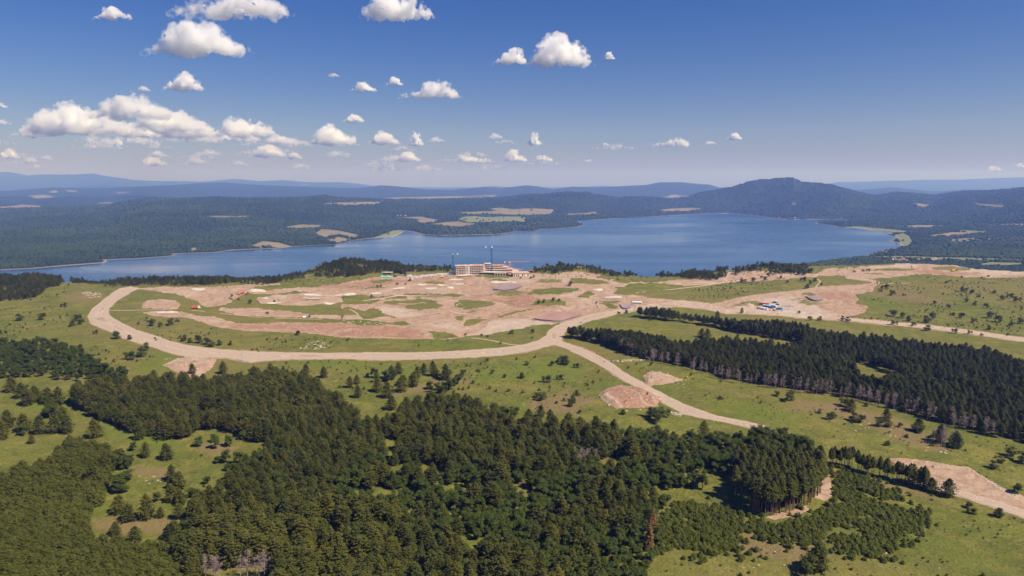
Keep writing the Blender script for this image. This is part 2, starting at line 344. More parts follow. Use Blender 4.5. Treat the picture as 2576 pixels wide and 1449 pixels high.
OUT = [(330,722),(300,727),(284,738),(267,750),(248,764),(233,777),(224,790),(222,798),(226,808),(233,815),(255,825),(277,834),(320,854),(350,863),(383,872),(405,880),(430,888),(465,895),(500,899),(567,899),(600,906),(633,910),(680,906),(733,903),(800,903),(859,902),(930,905),(992,905),(1060,904),(1125,901),(1190,898),(1259,894),(1325,885),(1392,866)]
BR_L = [(1432,880),(1465,896),(1492,911),(1530,931),(1563,953),(1600,974),(1640,996),(1685,1023),(1717,1040),(1750,1048),(1791,1056),(1840,1066),(1895,1077),(1930,1086)]
BR_R = [(1932,1074),(1897,1066),(1847,1056),(1800,1046),(1765,1034),(1717,1015),(1670,992),(1622,967),(1590,950),(1563,934),(1545,918),(1522,904),(1490,888),(1459,874),(1412,860)]
UP_R = [(1412,850),(1420,834),(1445,821),(1475,810),(1515,799),(1552,790),(1592,781)]
UP_L = [(1585,776),(1552,780),(1520,785),(1492,790),(1455,800),(1425,810),(1395,822),(1379,834),(1374,845),(1355,857),(1319,868),(1259,876),(1159,884),(1025,888),(950,888),(859,889),(760,888),(667,887),(600,883),(567,880),(515,876),(467,869),(430,860),(400,849),(365,838),(333,826),(305,812),(283,800),(272,789),(274,778),(283,766),(300,752),(320,740),(347,726)]
ROADS = [OUT + BR_L + BR_R + UP_R + UP_L,
 [(1580,775),(1640,764),(1717,757),(1784,764),(1827,779),(1917,783),(2017,794),(2117,799),(2217,808),(2350,820),(2450,833),(2576,851),(2760,880),(2760,892),(2576,860),(2450,841),(2350,828),(2217,815),(2117,805),(2017,800),(1917,790),(1827,788),(1770,776),(1717,770),(1650,775),(1592,782)],
 [(1800,777),(1784,768),(1820,760),(1860,750),(1900,744),(1950,737),(2010,731),(2060,723),(2130,719),(2170,719),(2196,712),(2190,707),(2130,699),(2135,697),(2200,705),(2212,712),(2195,722),(2140,727),(2060,730),(2000,738),(1950,744),(1880,753),(1840,764),(1815,774)],
 [(2290,1196),(2330,1208),(2380,1222),(2430,1238),(2500,1259),(2576,1284),(2750,1345),(2750,1372),(2576,1303),(2500,1276),(2430,1252),(2370,1235),(2320,1217),(2285,1204)]]
# ------------------------------------------------------------ ground
rows = np.concatenate([np.geomspace(4200, 1300, 24)[:-1], np.linspace(1300, 150, 620)])
ny = CAMH * F / rows - 40
nq = np.linspace(-1.0, 1.0, 1500)
GX = nq[None, :] * ny[:, None]; GY = np.repeat(ny[:, None], len(nq), 1)
GZ = H(GX, GY)
PX, PY = proj(GX, GY, GZ)
wob = fbm(GX, GY, 24, 4, 50) * 9 + fbm(GX, GY, 7, 3, 51) * 5; wob2 = fbm(GX, GY, 24, 4, 60) * 6 + fbm(GX, GY, 7, 3, 61) * 3
def many(L, soft=.8, dx=1.0):
    d = np.full(PX.shape, 99.0)
    for P in L: d = np.minimum(d, sdf(PX + wob * dx, PY + wob2 * dx, P))
    return sst(soft, -soft, d), d
front = (GY < np.interp(nq, eq, ey_)[None, :] + 30)
soil, sd_ = many(SOIL); green, gd_ = many(GREEN, 1.6, 1.5); pale, _ = many(PALE, 2.5, 1.3); red, _ = many(RED, 3, 1.5); brown, _ = many(BROWN, 9, 2.5); lush, _ = many(LUSH, 9, 2.5)
soil = soil * (1 - green) * front
def verge(P, out_, amt):
    global soil
    d = sdf(PX + wob, PY + wob2 * .5, P); soil = np.maximum(soil, sst(out_, -.5, d) * amt * (.55 + 1.2 * fbm(GX, GY, 30, 4, 120) + .4))
# thin weeds creeping over bare earth
weeds = np.maximum(sst(.05, .2, fbm(GX, GY, 70, 5, 71)) * .62, sst(.12, .24, fbm(GX, GY, 22, 4, 72)) * .5) * sst(-3, -14, sd_) * sst(700, 900, GY)
soil = soil * (1 - weeds)
GZ = GZ + soil * (fbm(GX, GY, 9, 3, 90) * np.interp(GY, [300, 1200], [.8, 2.4]) + (np.abs(fbm(GX, GY, 40, 3, 91)) * -6 + .6) * sst(400, 700, GY)) 
for P, hh in ((SOIL[12], 2.4), (SOIL[13], 2.0), (SOIL[14], 1.5)):
    d = sdf(PX, PY, P); GZ = GZ + sst(2, -14, d) * hh * (1 + fbm(GX, GY, 14, 3, 95))
for P in ROADS: verge(P, 5.5, .9)
me = grid_mesh('ground', GX, GY, GZ)
cattr(me, 'mask', np.stack([soil, pale, red, np.ones_like(soil)], -1).reshape(-1, 4))
cattr(me, 'mask2', np.stack([brown, lush, np.zeros_like(soil), np.ones_like(soil)], -1).reshape(-1, 4))
t = NT('ground')
at = t.n('ShaderNodeAttribute', attribute_name='mask'); s1 = t.n('ShaderNodeSeparateColor'); t.l(at.outputs['Color'], s1.inputs[0])
at2 = t.n('ShaderNodeAttribute', attribute_name='mask2'); s2 = t.n('ShaderNodeSeparateColor'); t.l(at2.outputs['Color'], s2.inputs[0])
n1 = t.noise(.012, 5, .6); n2 = t.noise(.09, 5, .65); n3 = t.noise(.7, 4, .7); n4 = t.noise(.03, 4, .6, dist=1.5)
g = t.mix(t.ramp(n1, .35, .65), (.148, .158, .030), (.232, .204, .048))
g = t.mix(t.ramp(n2, .35, .68), g, (.125, .145, .026))
g = t.mix(t.ramp(n4, .5, .75, 0, .7), g, (.270, .205, .070))
g = t.mix(t.ramp(t.noise(.045, 6, .75, dist=.6), .44, .64, 0, .75), g, (.085, .098, .020))
g = t.mix(t.ramp(t.noise(.16, 5, .75), .56, .68, 0, .6), g, (.29, .24, .10))
g = t.mix(t.ramp(t.noise(.011, 5, .7, dist=1), .5, .62, 0, .5), g, (.105, .125, .026))
g = t.mix(t.ramp(n3, .3, .56, .7, 0), g, (.055, .068, .015))
g = t.mix(t.ramp(t.noise(.33, 3, .8), .60, .66, 0, .8), g, (.045, .058, .014))
g = t.mix(t.ramp(t.noise(.0045, 4, .6), .45, .6, 0, .45), g, (.20, .155, .055))
g = t.mix(t.math('MULTIPLY', s2.outputs[1], t.ramp(n2, .2, .6, .15, .75)), g, (.115, .150, .022))
g = t.mix(t.math('MULTIPLY', s2.outputs[0], t.ramp(n3, .2, .6, .4, .9)), g, (.20, .145, .070))
d = t.mix(t.ramp(n4, .3, .7), (.33, .215, .145), (.39, .265, .185))
d = t.mix(t.ramp(n2, .45, .75, 0, .6), d, (.40, .285, .205))
d = t.mix(t.ramp(t.noise(.006, 6, .7, dist=2.5), .48, .62, 0, .75), d, (.44, .345, .26))
d = t.mix(t.ramp(t.noise(.04, 6, .75, dist=3), .52, .62, 0, .6), d, (.26, .16, .105))
d = t.mix(t.math('MULTIPLY', s1.outputs[2], .75), d, (.295, .155, .100))
wv = t.n('ShaderNodeTexWave'); wv.inputs['Scale'].default_value = .07; wv.inputs['Distortion'].default_value = 14; wv.inputs['Detail'].default_value = 3; wv.inputs['Detail Scale'].default_value = .35; t.l(t.pos(), wv.inputs['Vector'])
d = t.mix(t.ramp(wv.outputs['Fac'], .85, 1, 0, .22), d, (.42, .31, .225))
for sc_, w_, k_ in ((.010, .010, .8), (.022, .012, .6), (.05, .014, .45)):
    ln = t.math('ABSOLUTE', t.math('SUBTRACT', t.noise(sc_, 2, .5, dist=1.2), .5)); d = t.mix(t.ramp(ln, 0, w_, k_, 0), d, (.47, .36, .27))
    ln = t.math('ABSOLUTE', t.math('SUBTRACT', t.noise(sc_ * 1.3, 3, .5, dist=.6), .56)); d = t.mix(t.ramp(ln, 0, w_, k_ * .8, 0), d, (.23, .14, .09))
d = t.mix(t.ramp(n3, .25, .45, .5, 0), d, (.21, .125, .08))
d = t.mix(t.math('MULTIPLY', s1.outputs[1], .85), d, (.43, .345, .275))
# ragged edge between grass and earth
e = t.math('ADD', s1.outputs[0], t.math('MULTIPLY', t.math('SUBTRACT', t.noise(.11, 6, .75), .5), 1.5))
k = t.ramp(e, .40, .60)
t.bump(t.math('ADD', n3, t.math('MULTIPLY', n2, 3)), .9, .7)
mGround = t.done(t.mix(k, g, d), .95, .08)
gr = tag(mobj('ground', me, mGround), kind='structure')

# ------------------------------------------------------------ far land and lake
fy = (CAMH - ZL) * F / np.linspace(345, 14, 560); fq = np.linspace(-1.05, 1.05, 1100)
FX = fq[None, :] * fy[:, None]; FY = np.repeat(fy[:, None], len(fq), 1)
FD = lake_d(FX, FY); FZ = HF(FX, FY, FD)
QX, QY = proj(FX, FY, FZ)
fw = fbm(FX, FY, 160, 4, 50) * 9; fw2 = fbm(FX, FY, 160, 4, 60) * 4.5
def manyf(L, soft=1.2, dx=1.0):
    d = np.full(QX.shape, 99.0)
    for P in L: d = np.minimum(d, sdf(QX + fw * dx, QY + fw2 * dx, P))
    return sst(soft * .5, -soft * .5, d)
TAN = [[(1000,547),(1060,545),(1103,553),(1090,560),(1060,562),(1045,557),(1060,551)],[(1085,563),(1150,558),(1200,562),(1160,570),(1125,568)],[(1155,534),(1230,532),(1320,524),(1395,526),(1388,537),(1330,541),(1240,538)],[(1232,526),(1260,523),(1290,527),(1250,530)],
  [(1150,535),(1220,532),(1215,537),(1190,540)],[(1425,538),(1500,534),(1508,538),(1430,541)],[(1660,527),(1720,523),(1765,524),(1740,530),(1670,532)],[(812,512),(870,509),(960,507),(950,514),(870,516)],
  [(0,520),(60,515),(110,519),(100,522),(0,524)],[(70,492),(120,490),(135,496),(90,499)],[(245,510),(280,508),(290,511),(250,513)],[(510,544),(560,543),(630,543),(620,546),(530,547)],[(715,570),(760,565),(820,567),(790,573),(730,574)],
  [(790,590),(810,577),(850,580),(905,592),(890,600),(860,592),(820,595)],[(630,620),(660,606),(700,610),(735,620),(700,622),(660,618)],[(480,625),(492,622),(500,630),(485,632)],[(635,622),(650,612),(660,624)],
  [(1000,500),(1100,497),(1240,495),(1100,499.5)],[(940,500),(1000,497),(1100,494),(1250,490),(1240,496),(1000,501)],[(1665,494),(1700,491),(1740,494),(1690,498)],[(1985,549),(2000,547),(2000,549)],[(2290,511),(2350,516),(2320,519)],[(2440,510),(2530,518),(2520,522),(2480,518)],
  [(2270,568),(2370,566),(2340,572),(2300,573)],[(2330,592),(2400,585),(2480,585),(2440,590),(2350,594)],[(2385,603),(2450,597),(2440,601),(2395,606)],[(1985,513),(2000,512),(2000,515)],[(820,605),(850,596),(880,603),(850,610)],[(755,465),(775,463),(780,466)],
  [(2480,566),(2576,562),(2576,566)],[(118,480),(140,479),(145,483),(125,484)],[(165,478),(190,479),(195,482),(170,482)],[(290,483),(330,484),(300,486)]]
GRN = [[(1152,551),(1170,545),(1240,546),(1310,545),(1323,548),(1290,557),(1220,560),(1170,558)],[(1300,548),(1325,548),(1320,558),(1295,558)],[(940,598),(990,580),(1012,579),(1008,590),(990,596)],[(2210,582),(2120,572),(2160,570),(2240,577),(2290,583)],
  [(2250,590),(2275,586),(2290,595),(2294,610),(2285,622),(2268,621),(2265,612)],[(2460,666),(2490,660),(2576,662),(2576,670),(2470,670)],[(2200,646),(2300,645),(2400,648),(2500,650),(2576,653),(2576,656),(2450,655),(2300,650),(2200,649)],[(2400,578),(2500,583),(2450,588)]]
tan = manyf(TAN, 1.4); grn = manyf(GRN, 1.4)
shore = sst(17, 4, FD + 16 * fbm(FX, FY, 260, 4, 88)) * sst(-20, -2, FD) * (.55 + fbm(FX, FY, 400, 3, 89))
me = grid_mesh('hills', FX, FY, FZ)
cattr(me, 'mask', np.stack([tan, grn, shore, np.ones_like(tan)], -1).reshape(-1, 4))
t = NT('hills')
at = t.n('ShaderNodeAttribute', attribute_name='mask'); s1 = t.n('ShaderNodeSeparateColor'); t.l(at.outputs['Color'], s1.inputs[0])
n1 = t.noise(.0016, 5, .6); n2 = t.noise(.011, 5, .65); n3 = t.noise(.05, 3, .7)
g = t.mix(t.ramp(n1, .4, .6), (.016, .029, .013), (.027, .045, .017))
g = t.mix(t.ramp(n2, .42, .65), g, (.016, .028, .013))
g = t.mix(t.ramp(n3, .45, .7, 0, .6), g, (.050, .072, .026))
g = t.mix(s1.outputs[0], g, t.mix(t.ramp(n2, .35, .65), (.17, .145, .08), (.25, .21, .125)))
g = t.mix(s1.outputs[1], g, (.17, .19, .075)); g = t.mix(s1.outputs[2], g, (.42, .32, .24))
t.bump(t.math('ADD', t.math('MULTIPLY', n2, 2.2), n3), 6, .6)
mHill = t.done(g, .95, .05)
tag(mobj('hills', me, mHill), kind='structure')

t = NT('lake water')
mp = t.n('ShaderNodeMapping'); mp.inputs['Scale'].default_value = (.45, 1.3, 1); t.l(t.pos(), mp.inputs[0])
n = t.noise(.12, 4, .6, mp.outputs[0]); nb = t.noise(.0011, 5, .62, mp.outputs[0], .8)
t.bump(n, 1.0, .16)
t.l(t.mix(t.ramp(nb, .40, .62), (.012, .050, .125), (.045, .095, .165)), t.b.inputs['Base Color'])  # paler patches paint cloud reflections into the water colour
t.l(t.ramp(nb, .4, .62, .08, .34), t.b.inputs['Roughness']); t.b.inputs['IOR'].default_value = 1.33
bm = bmesh.new(); bmesh.ops.create_grid(bm, x_segments=40, y_segments=40, size=1)
for v in bm.verts: v.co = (v.co.x * 9000, 800 + (v.co.y + 1) * 4600, ZL)
me = bpy.data.meshes.new('lake'); bm.to_mesh(me); bm.free()
tag(mobj('lake', me, t.m), kind='structure')

# ------------------------------------------------------------ roads, bunkers, ponds draped on the ground
def drape(name, poly, lift, mat, step=None, kind='structure', flat=False, smooth_n=0):
    n = len(poly); A = np.array(poly); st = step or max(1.6, min(5, (A[:, 1].max() - A[:, 1].min()) / 4))
    gx, gy = np.meshgrid(np.arange(A[:, 0].min(), A[:, 0].max(), st * 1.6), np.arange(A[:, 1].min(), A[:, 1].max(), st * .7))
    gx = gx.ravel(); gy = gy.ravel(); k = sdf(gx, gy, poly) < -st * .35
    pts = [Vector(p) for p in poly] + [Vector((a, b)) for a, b in zip(gx[k], gy[k])]
    vs, _, fs, *_r = mathutils.geometry.delaunay_2d_cdt(pts, [], [list(range(n))], 1, 1e-4)
    W = [ground(v.x, v.y) for v in vs]; xs = np.array([p.x for p in W]); ys = np.array([p.y for p in W]); z = GZI(xs, ys) + lift
    bm = bmesh.new(); bv = [bm.verts.new((a, b, c)) for a, b, c in zip(xs, ys, z)]
    for f in fs:
        try: bm.faces.new([bv[i] for i in f])
        except ValueError: pass
    me = bpy.data.meshes.new(name); bm.to_mesh(me); bm.free()
    if me.polygons and sum(p_.normal.z for p_ in me.polygons) < 0: me.flip_normals()
    me.polygons.foreach_set('use_smooth', np.full(len(me.polygons), True))
    ed = np.zeros((len(vs), 4)); ed[:, 0] = np.clip(-sdf(np.array([v.x for v in vs]), np.array([v.y for v in vs]), poly) / 12, 0, 1); ed[:, 3] = 1; cattr(me, 'inward', ed)
    return tag(mobj(name, me, mat), kind=kind)
def GZI(x, y):
    """height of the built ground sheet (bilinear)"""
    x = np.asarray(x, float); y = np.asarray(y, float)
    r_ = np.interp(y, ny, np.arange(len(ny))); c_ = np.interp(x / np.maximum(y, 1), nq, np.arange(len(nq)))
    i = np.clip(r_.astype(int), 0, len(ny) - 2); j = np.clip(c_.astype(int), 0, len(nq) - 2); fi = r_ - i; fj = c_ - j
    return (GZ[i, j] * (1 - fi) * (1 - fj) + GZ[i + 1, j] * fi * (1 - fj) + GZ[i, j + 1] * (1 - fi) * fj + GZ[i + 1, j + 1] * fi * fj)
def rough_poly(P, amp, n=5, seed=0):
    out = []; r_ = random.Random(seed)
    for i in range(len(P)):
        x0, y0 = P[i]; x1, y1 = P[(i + 1) % len(P)]; L = math.hypot(x1 - x0, y1 - y0); k = max(1, int(L / 9))
        for j in range(k):
            a = j / k; am = amp if j else 0.0
            out.append((x0 + (x1 - x0) * a + r_.uniform(-am, am), y0 + (y1 - y0) * a + r_.uniform(-am, am) * .4))
    return out
def road_mat(name, a, b, c):
    t = NT(name); n1 = t.noise(.05, 5, .65); n2 = t.noise(.5, 4, .7)
    x = t.mix(t.ramp(n1, .35, .65), a, b); x = t.mix(t.ramp(n2, .4, .75, 0, .6), x, c); x = t.mix(t.ramp(n2, .25, .42, .4, 0), x, tuple(v * .6 for v in a))
    a_ = t.n('ShaderNodeAttribute', attribute_name='inward'); sp_ = t.n('ShaderNodeSeparateColor'); t.l(a_.outputs['Color'], sp_.inputs[0])
    st = t.math('SINE', t.math('MULTIPLY', t.math('ADD', sp_.outputs[0], t.math('MULTIPLY', t.noise(.02, 3), .25)), 34))
    x = t.mix(t.math('MULTIPLY', t.ramp(st, .1, .9), t.ramp(n1, .35, .6, .25, .8)), x, tuple(v * .62 for v in a))
    x = t.mix(t.ramp(sp_.outputs[0], .03, .16, .65, 0), x, c)
    t.bump(n2, .3, .4); return t.done(x, .95, .08)
mRoad = road_mat('pale dirt road', (.385, .295, .220), (.445, .35, .27), (.49, .40, .315))
mRoad2 = road_mat('brown dirt track', (.33, .225, .155), (.39, .28, .20), (.43, .33, .245))
mSand = road_mat('white sand', (.53, .46, .385), (.58, .52, .44), (.62, .56, .49))
drape('dirt_road', rough_poly(ROADS[0], 1.6, seed=3), .12, mRoad)
drape('dirt_road', rough_poly(ROADS[1], 1.0, seed=4), .14, mRoad)
drape('dirt_road', rough_poly(ROADS[2], .9, seed=5), .16, mRoad2)
drape('dirt_road', rough_poly(ROADS[3], 1.8, seed=6), .12, mRoad)
def track(pts, wd, mat=None, seed=0):
    L = []; Rr = []
    for i, (x, y) in enumerate(pts):
        a = pts[max(i - 1, 0)]; b = pts[min(i + 1, len(pts) - 1)]; dx, dy = b[0] - a[0], (b[1] - a[1]); n = math.hypot(dx, dy)
        nx, ny_ = -dy / n * wd * 2.0, dx / n * wd * .6
        L.append((x + nx, y + ny_)); Rr.append((x - nx, y - ny_))
    return drape('dirt_track', L + Rr[::-1], .09, mat or mRoad2)
track([(268,781),(320,781),(358,780),(420,779),(500,782),(560,789),(640,797),(700,801),(800,803),(859,802)], 1.0)
track([(2055,726),(2052,722),(2060,714),(2064,708),(2056,702)], 1.2)
track([(2214,718),(2240,713),(2290,712)], 1.0)
track([(1158,849),(1200,851),(1240,857),(1280,866),(1322,870)], 1.5)
track([(1495,744),(1495,755),(1503,765),(1508,775)], 1.3)
track([(859,775),(885,780),(900,790),(902,800)], 1.3)
track([(1000,764),(1040,765),(1065,761),(1072,763)], 1.3)
track([(1160,813),(1175,803),(1200,800),(1240,805),(1290,811)], 1.4)
track([(859,757),(920,756),(960,752),(1000,744),(1120,746)], 1.4, mRoad)
track([(1600,737),(1700,727),(1760,720),(1860,706)], 1.2, mRoad)
BUNK = [(500,728,20,3.2),(647,730,18,3),(667,751,9,2.3),(787,742,19,1.8),(782,751,19,1.6),(690,763,20,2),(828,764,14,2.4),(851,742,9,1.8),(420,786,24,3.2),(880,741,16,3),(945,739,16,2.3),(1005,726,14,2.1),(1087,725,14,2.6),
        (1062,717,11,1.4),(1114,718,14,1.3),(1134,724,9,1.3),(1150,715,16,1.5),(1147,704,20,1.9),(1265,710,30,2.6),(1169,692,22,1.6),(1505,729,13,2.6),(1542,748,20,2.6),(1034,703,10,.9)]
for i, (cx, cy_, hw, hh) in enumerate(BUNK):
    r_ = random.Random(i); ph = r_.uniform(0, 6); P = []
    for k in range(26):
        a = 2 * math.pi * k / 26; q = 1 + .16 * math.sin(2 * a + ph) + .10 * math.sin(3 * a + 2 * ph) + .05 * math.sin(5 * a)
        P.append((cx + hw * q * math.cos(a), cy_ + hh * q * math.sin(a)))
    drape('sand_patch', P, .35, mSand)
t = NT('muddy water'); t.b.inputs['IOR'].default_value = 1.33; t.b.inputs['Roughness'].default_value = .5; t.b.inputs['Specular IOR Level'].default_value = .12
t.bump(t.noise(.5, 3), .15, .3); t.l(t.mix(t.ramp(t.noise(.03, 3), .35, .65), (.34, .205, .16), (.37, .23, .185)), t.b.inputs['Base Color']); mMud = t.m
t = NT('grey pond water'); t.b.inputs['IOR'].default_value = 1.33; t.b.inputs['Roughness'].default_value = .4; t.b.inputs['Specular IOR Level'].default_value = .2
t.bump(t.noise(.5, 3), .15, .3); t.b.inputs['Base Color'].default_value = (.31, .225, .215, 1); mMud2 = t.m
mBank = road_mat('grey bank gravel', (.30, .23, .18), (.36, .28, .22), (.40, .32, .26))
for P, m_ in (([(1342,804),(1352,799),(1368,793),(1374,790),(1400,789),(1430,789),(1460,789),(1463,794),(1450,799),(1436,804),(1422,808),(1408,811),(1390,810.5),(1360,808)], mMud), ([(1241,726),(1268,718),(1300,716.5),(1314,719),(1300,727),(1275,732),(1250,731)], mMud2),
              ([(1560,768),(1575,765),(1590,768),(1585,775),(1568,776)], mMud2), ([(2027,748),(2050,748),(2072,754),(2052,758)], mMud2)):
    c = (sum(p[0] for p in P) / len(P), sum(p[1] for p in P) / len(P))
    def rnd_poly(P, k, off=0):
        n = len(P); out = []
        for i in range(n):      # Catmull-Rom
            p0, p1, p2, p3 = P[i - 1], P[i], P[(i + 1) % n], P[(i + 2) % n]
            for u in (0, .25, .5, .75):
                q = [0.5 * (2 * p1[a] + (p2[a] - p0[a]) * u + (2 * p0[a] - 5 * p1[a] + 4 * p2[a] - p3[a]) * u * u + (3 * p1[a] - p0[a] - 3 * p2[a] + p3[a]) * u ** 3) for a in (0, 1)]
                out.append((c[0] + (q[0] - c[0]) * k, c[1] + (q[1] - c[1]) * k + off))
        return out
    drape('pond_bank', rnd_poly(P, 1.10), .5, mBank)
    drape('pond', rnd_poly(P, 1.0), 1.6, m_, flat=False)
#PART2
# ------------------------------------------------------------ plants
mPine = leafmat('pine needles', (.082, .104, .024), (.165, .160, .028), (.175, .172, .038), .45)
mPineD = leafmat('dark pine needles', (.050, .066, .018), (.092, .100, .024), (.110, .115, .030), .35)
mYoung = leafmat('young pine needles', (.115, .132, .022), (.150, .160, .028), (.18, .185, .04), .45)
mLeaf = leafmat('broad leaves', (.062, .090, .016), (.090, .120, .020), (.125, .155, .028), .38)
mLime = leafmat('bright leaves', (.085, .13, .018), (.11, .15, .026), (.15, .19, .04), .35)
mShrub = leafmat('shrub leaves', (.066, .086, .020), (.100, .120, .028), (.125, .145, .034), .38)
mSap = leafmat('sapling leaves', (.125, .155, .022), (.165, .185, .030), (.20, .215, .045), .48)
mRust = leafmat('rusty needles', (.20, .115, .035), (.26, .14, .05), (.13, .12, .035), .2)
mBark = plain('pine bark', (.20, .12, .08), .9, .3, .8, .1)
mGrey = plain('dead grey wood', (.30, .23, .22), .9, .25, .8, .1)
def leaf_cloud(V, Fc, c, rad, n, size, r_, flat=.6, outward=None):
    for _ in range(n):
        d = Vector((r_.gauss(0, 1), r_.gauss(0, 1), r_.gauss(0, 1) * flat)); d.normalize(); rr = rad * r_.random() ** .45
        p = Vector(c) + Vector((d.x * rr, d.y * rr, d.z * rr * flat))
        nrm = (d * .55 + Vector((r_.uniform(-.45, .45), r_.uniform(-.45, .45), r_.uniform(.7, 1.3)))).normalized()
        u = nrm.cross(Vector((r_.uniform(-1, 1), r_.uniform(-1, 1), r_.uniform(-1, 1)))).normalized(); v = nrm.cross(u); s = size * r_.uniform(.6, 1.35)
        k = len(V); V += [p - u * s * .6 - v * s * .35, p + u * s * .6 - v * s * .35, p + v * s * .75]; Fc.append((k, k + 1, k + 2))
def pine_meshes(seed, h=15., cb=.22, rad=3.0, dens=1.0, mat=None, round_=.5, size=.62):
    r_ = random.Random(seed); V = []; Fc = []; T = MB()
    lean = (r_.uniform(-.3, .3), r_.uniform(-.3, .3))
    pt = lambda t: Vector((lean[0] * t * t + .12 * math.sin(5 * t + seed), lean[1] * t * t, h * t))
    for i in range(6): T.bar(pt(i / 6), pt((i + 1) / 6), .20 * (1 - i / 6.3) + .03, .20 * (1 - (i + 1) / 6.3) + .03, 6)
    nw = 15
    for i in range(nw):
        t = cb + (1 - cb) * (i + r_.uniform(-.2, .2)) / nw; u = (t - cb) / (1 - cb); u = min(max(u, 0), 1)
        pr = (math.sin(math.pi * min(1, (u + .22) / .46) / 2) if u < .24 else ((1 - u) / .76) ** (1.0 - .4 * round_)) 
        nb = 6 if u < .75 else 5
        for j in range(nb):
            a = 2 * math.pi * (j + .5 * (i % 2)) / nb + r_.uniform(-.3, .3); L = rad * pr * r_.uniform(.65, 1.12); p0 = pt(t)
            e = p0 + Vector((math.cos(a) * L, math.sin(a) * L, L * (.10 + .35 * u)))
            if L > .8: T.bar(p0, e, .045, .02, 3)
            for q in (.45, .78, 1.0):
                if L * q < .35 and q < 1: continue
                leaf_cloud(V, Fc, p0.lerp(e, q), .30 + .24 * L * q, int((5 if q < 1 else 8) * dens), size, r_, .38)
    leaf_cloud(V, Fc, pt(1), .5, int(12 * dens), size, r_, 1.2)
    return soup('pine crown', V, Fc, [mat or mPine]), soup('pine trunk', T.v, T.f, [mBark])
def broad_meshes(seed, h=9., rad=3.6, cb=.18, lobes=13, mat=None, n=120, size=.55, bark=None):
    r_ = random.Random(seed); V = []; Fc = []; T = MB(); hc = h * (cb + (1 - cb) * .5)
    T.bar((0, 0, 0), (0, 0, hc), .22 * h / 9, .12 * h / 9, 6)
    for i in range(lobes):
        a = r_.uniform(0, 6.283); k = r_.random(); zz = r_.uniform(cb + .12, .86); wd = math.sqrt(max(0.05, 1 - ((zz - cb - .28) / (.85 - cb)) ** 2)) 
        p = Vector((math.cos(a) * rad * .62 * wd * k ** .4, math.sin(a) * rad * .62 * wd * k ** .4, zz * h)); lr = rad * r_.uniform(.30, .50)
        T.bar((0, 0, hc * .7), p, .07, .03, 3)
        leaf_cloud(V, Fc, p, lr, n, size, r_, .8)
    return soup('leaf crown', V, Fc, [mat or mLeaf]), soup('tree trunk', T.v, T.f, [bark or mBark])
def dead_meshes(seed, h=13.):
    r_ = random.Random(seed); T = MB(); B = MB(); pt = lambda t: Vector((.3 * math.sin(3 * t + seed), .2 * t, h * t))
    for i in range(6): T.bar(pt(i / 6), pt((i + 1) / 6), .19 * (1 - i / 7), .19 * (1 - (i + 1) / 7), 5)
    for i in range(46):
        t = r_.uniform(.3, .98); a = r_.uniform(0, 6.283); L = 2.6 * (1.1 - t) + .6; p0 = pt(t); e = p0 + Vector((math.cos(a) * L, math.sin(a) * L, L * r_.uniform(-.1, .5)))
        B.bar(p0, e, .06, .03, 3)
        for _ in range(4):
            q = p0.lerp(e, r_.uniform(.35, 1)); B.bar(q, q + Vector((r_.uniform(-.8, .8), r_.uniform(-.8, .8), r_.uniform(-.2, .7))), .035, .02, 3)
    return soup('bare branches', B.v, B.f, [mGrey]), soup('dead trunk', T.v, T.f, [mGrey])

def place_pts(polys, spacing, seed, holes=(), keep=1.0, noise=None):
    """jittered world grid inside survey polygons, standing on the ground sheet"""
    r_ = np.random.RandomState(seed); W = [ground(X, Y) for P in polys for X, Y in P]
    x0, x1 = min(p.x for p in W), max(p.x for p in W); y0, y1 = min(p.y for p in W), max(p.y for p in W)
    gx, gy = np.meshgrid(np.arange(x0, x1, spacing), np.arange(y0, y1, spacing)); gx = gx.ravel(); gy = gy.ravel()
    gx = gx + r_.uniform(-.45, .45, gx.shape) * spacing; gy = gy + r_.uniform(-.45, .45, gy.shape) * spacing
    z = GZI(gx, gy); px, py = proj(gx, gy, z); k = np.zeros(gx.shape, bool)
    wx = fbm(gx, gy, 30, 3, 5) * 22; wy = fbm(gx, gy, 30, 3, 6) * 14
    for P in polys: k |= inside(px + wx, py + wy, P)
    for P in holes: k &= ~inside(px, py, P)
    if noise: k &= fbm(gx, gy, noise[0], 3, seed) > noise[1]
    k &= r_.rand(len(gx)) < keep
    return np.stack([gx[k], gy[k], z[k], px[k], py[k]], -1)
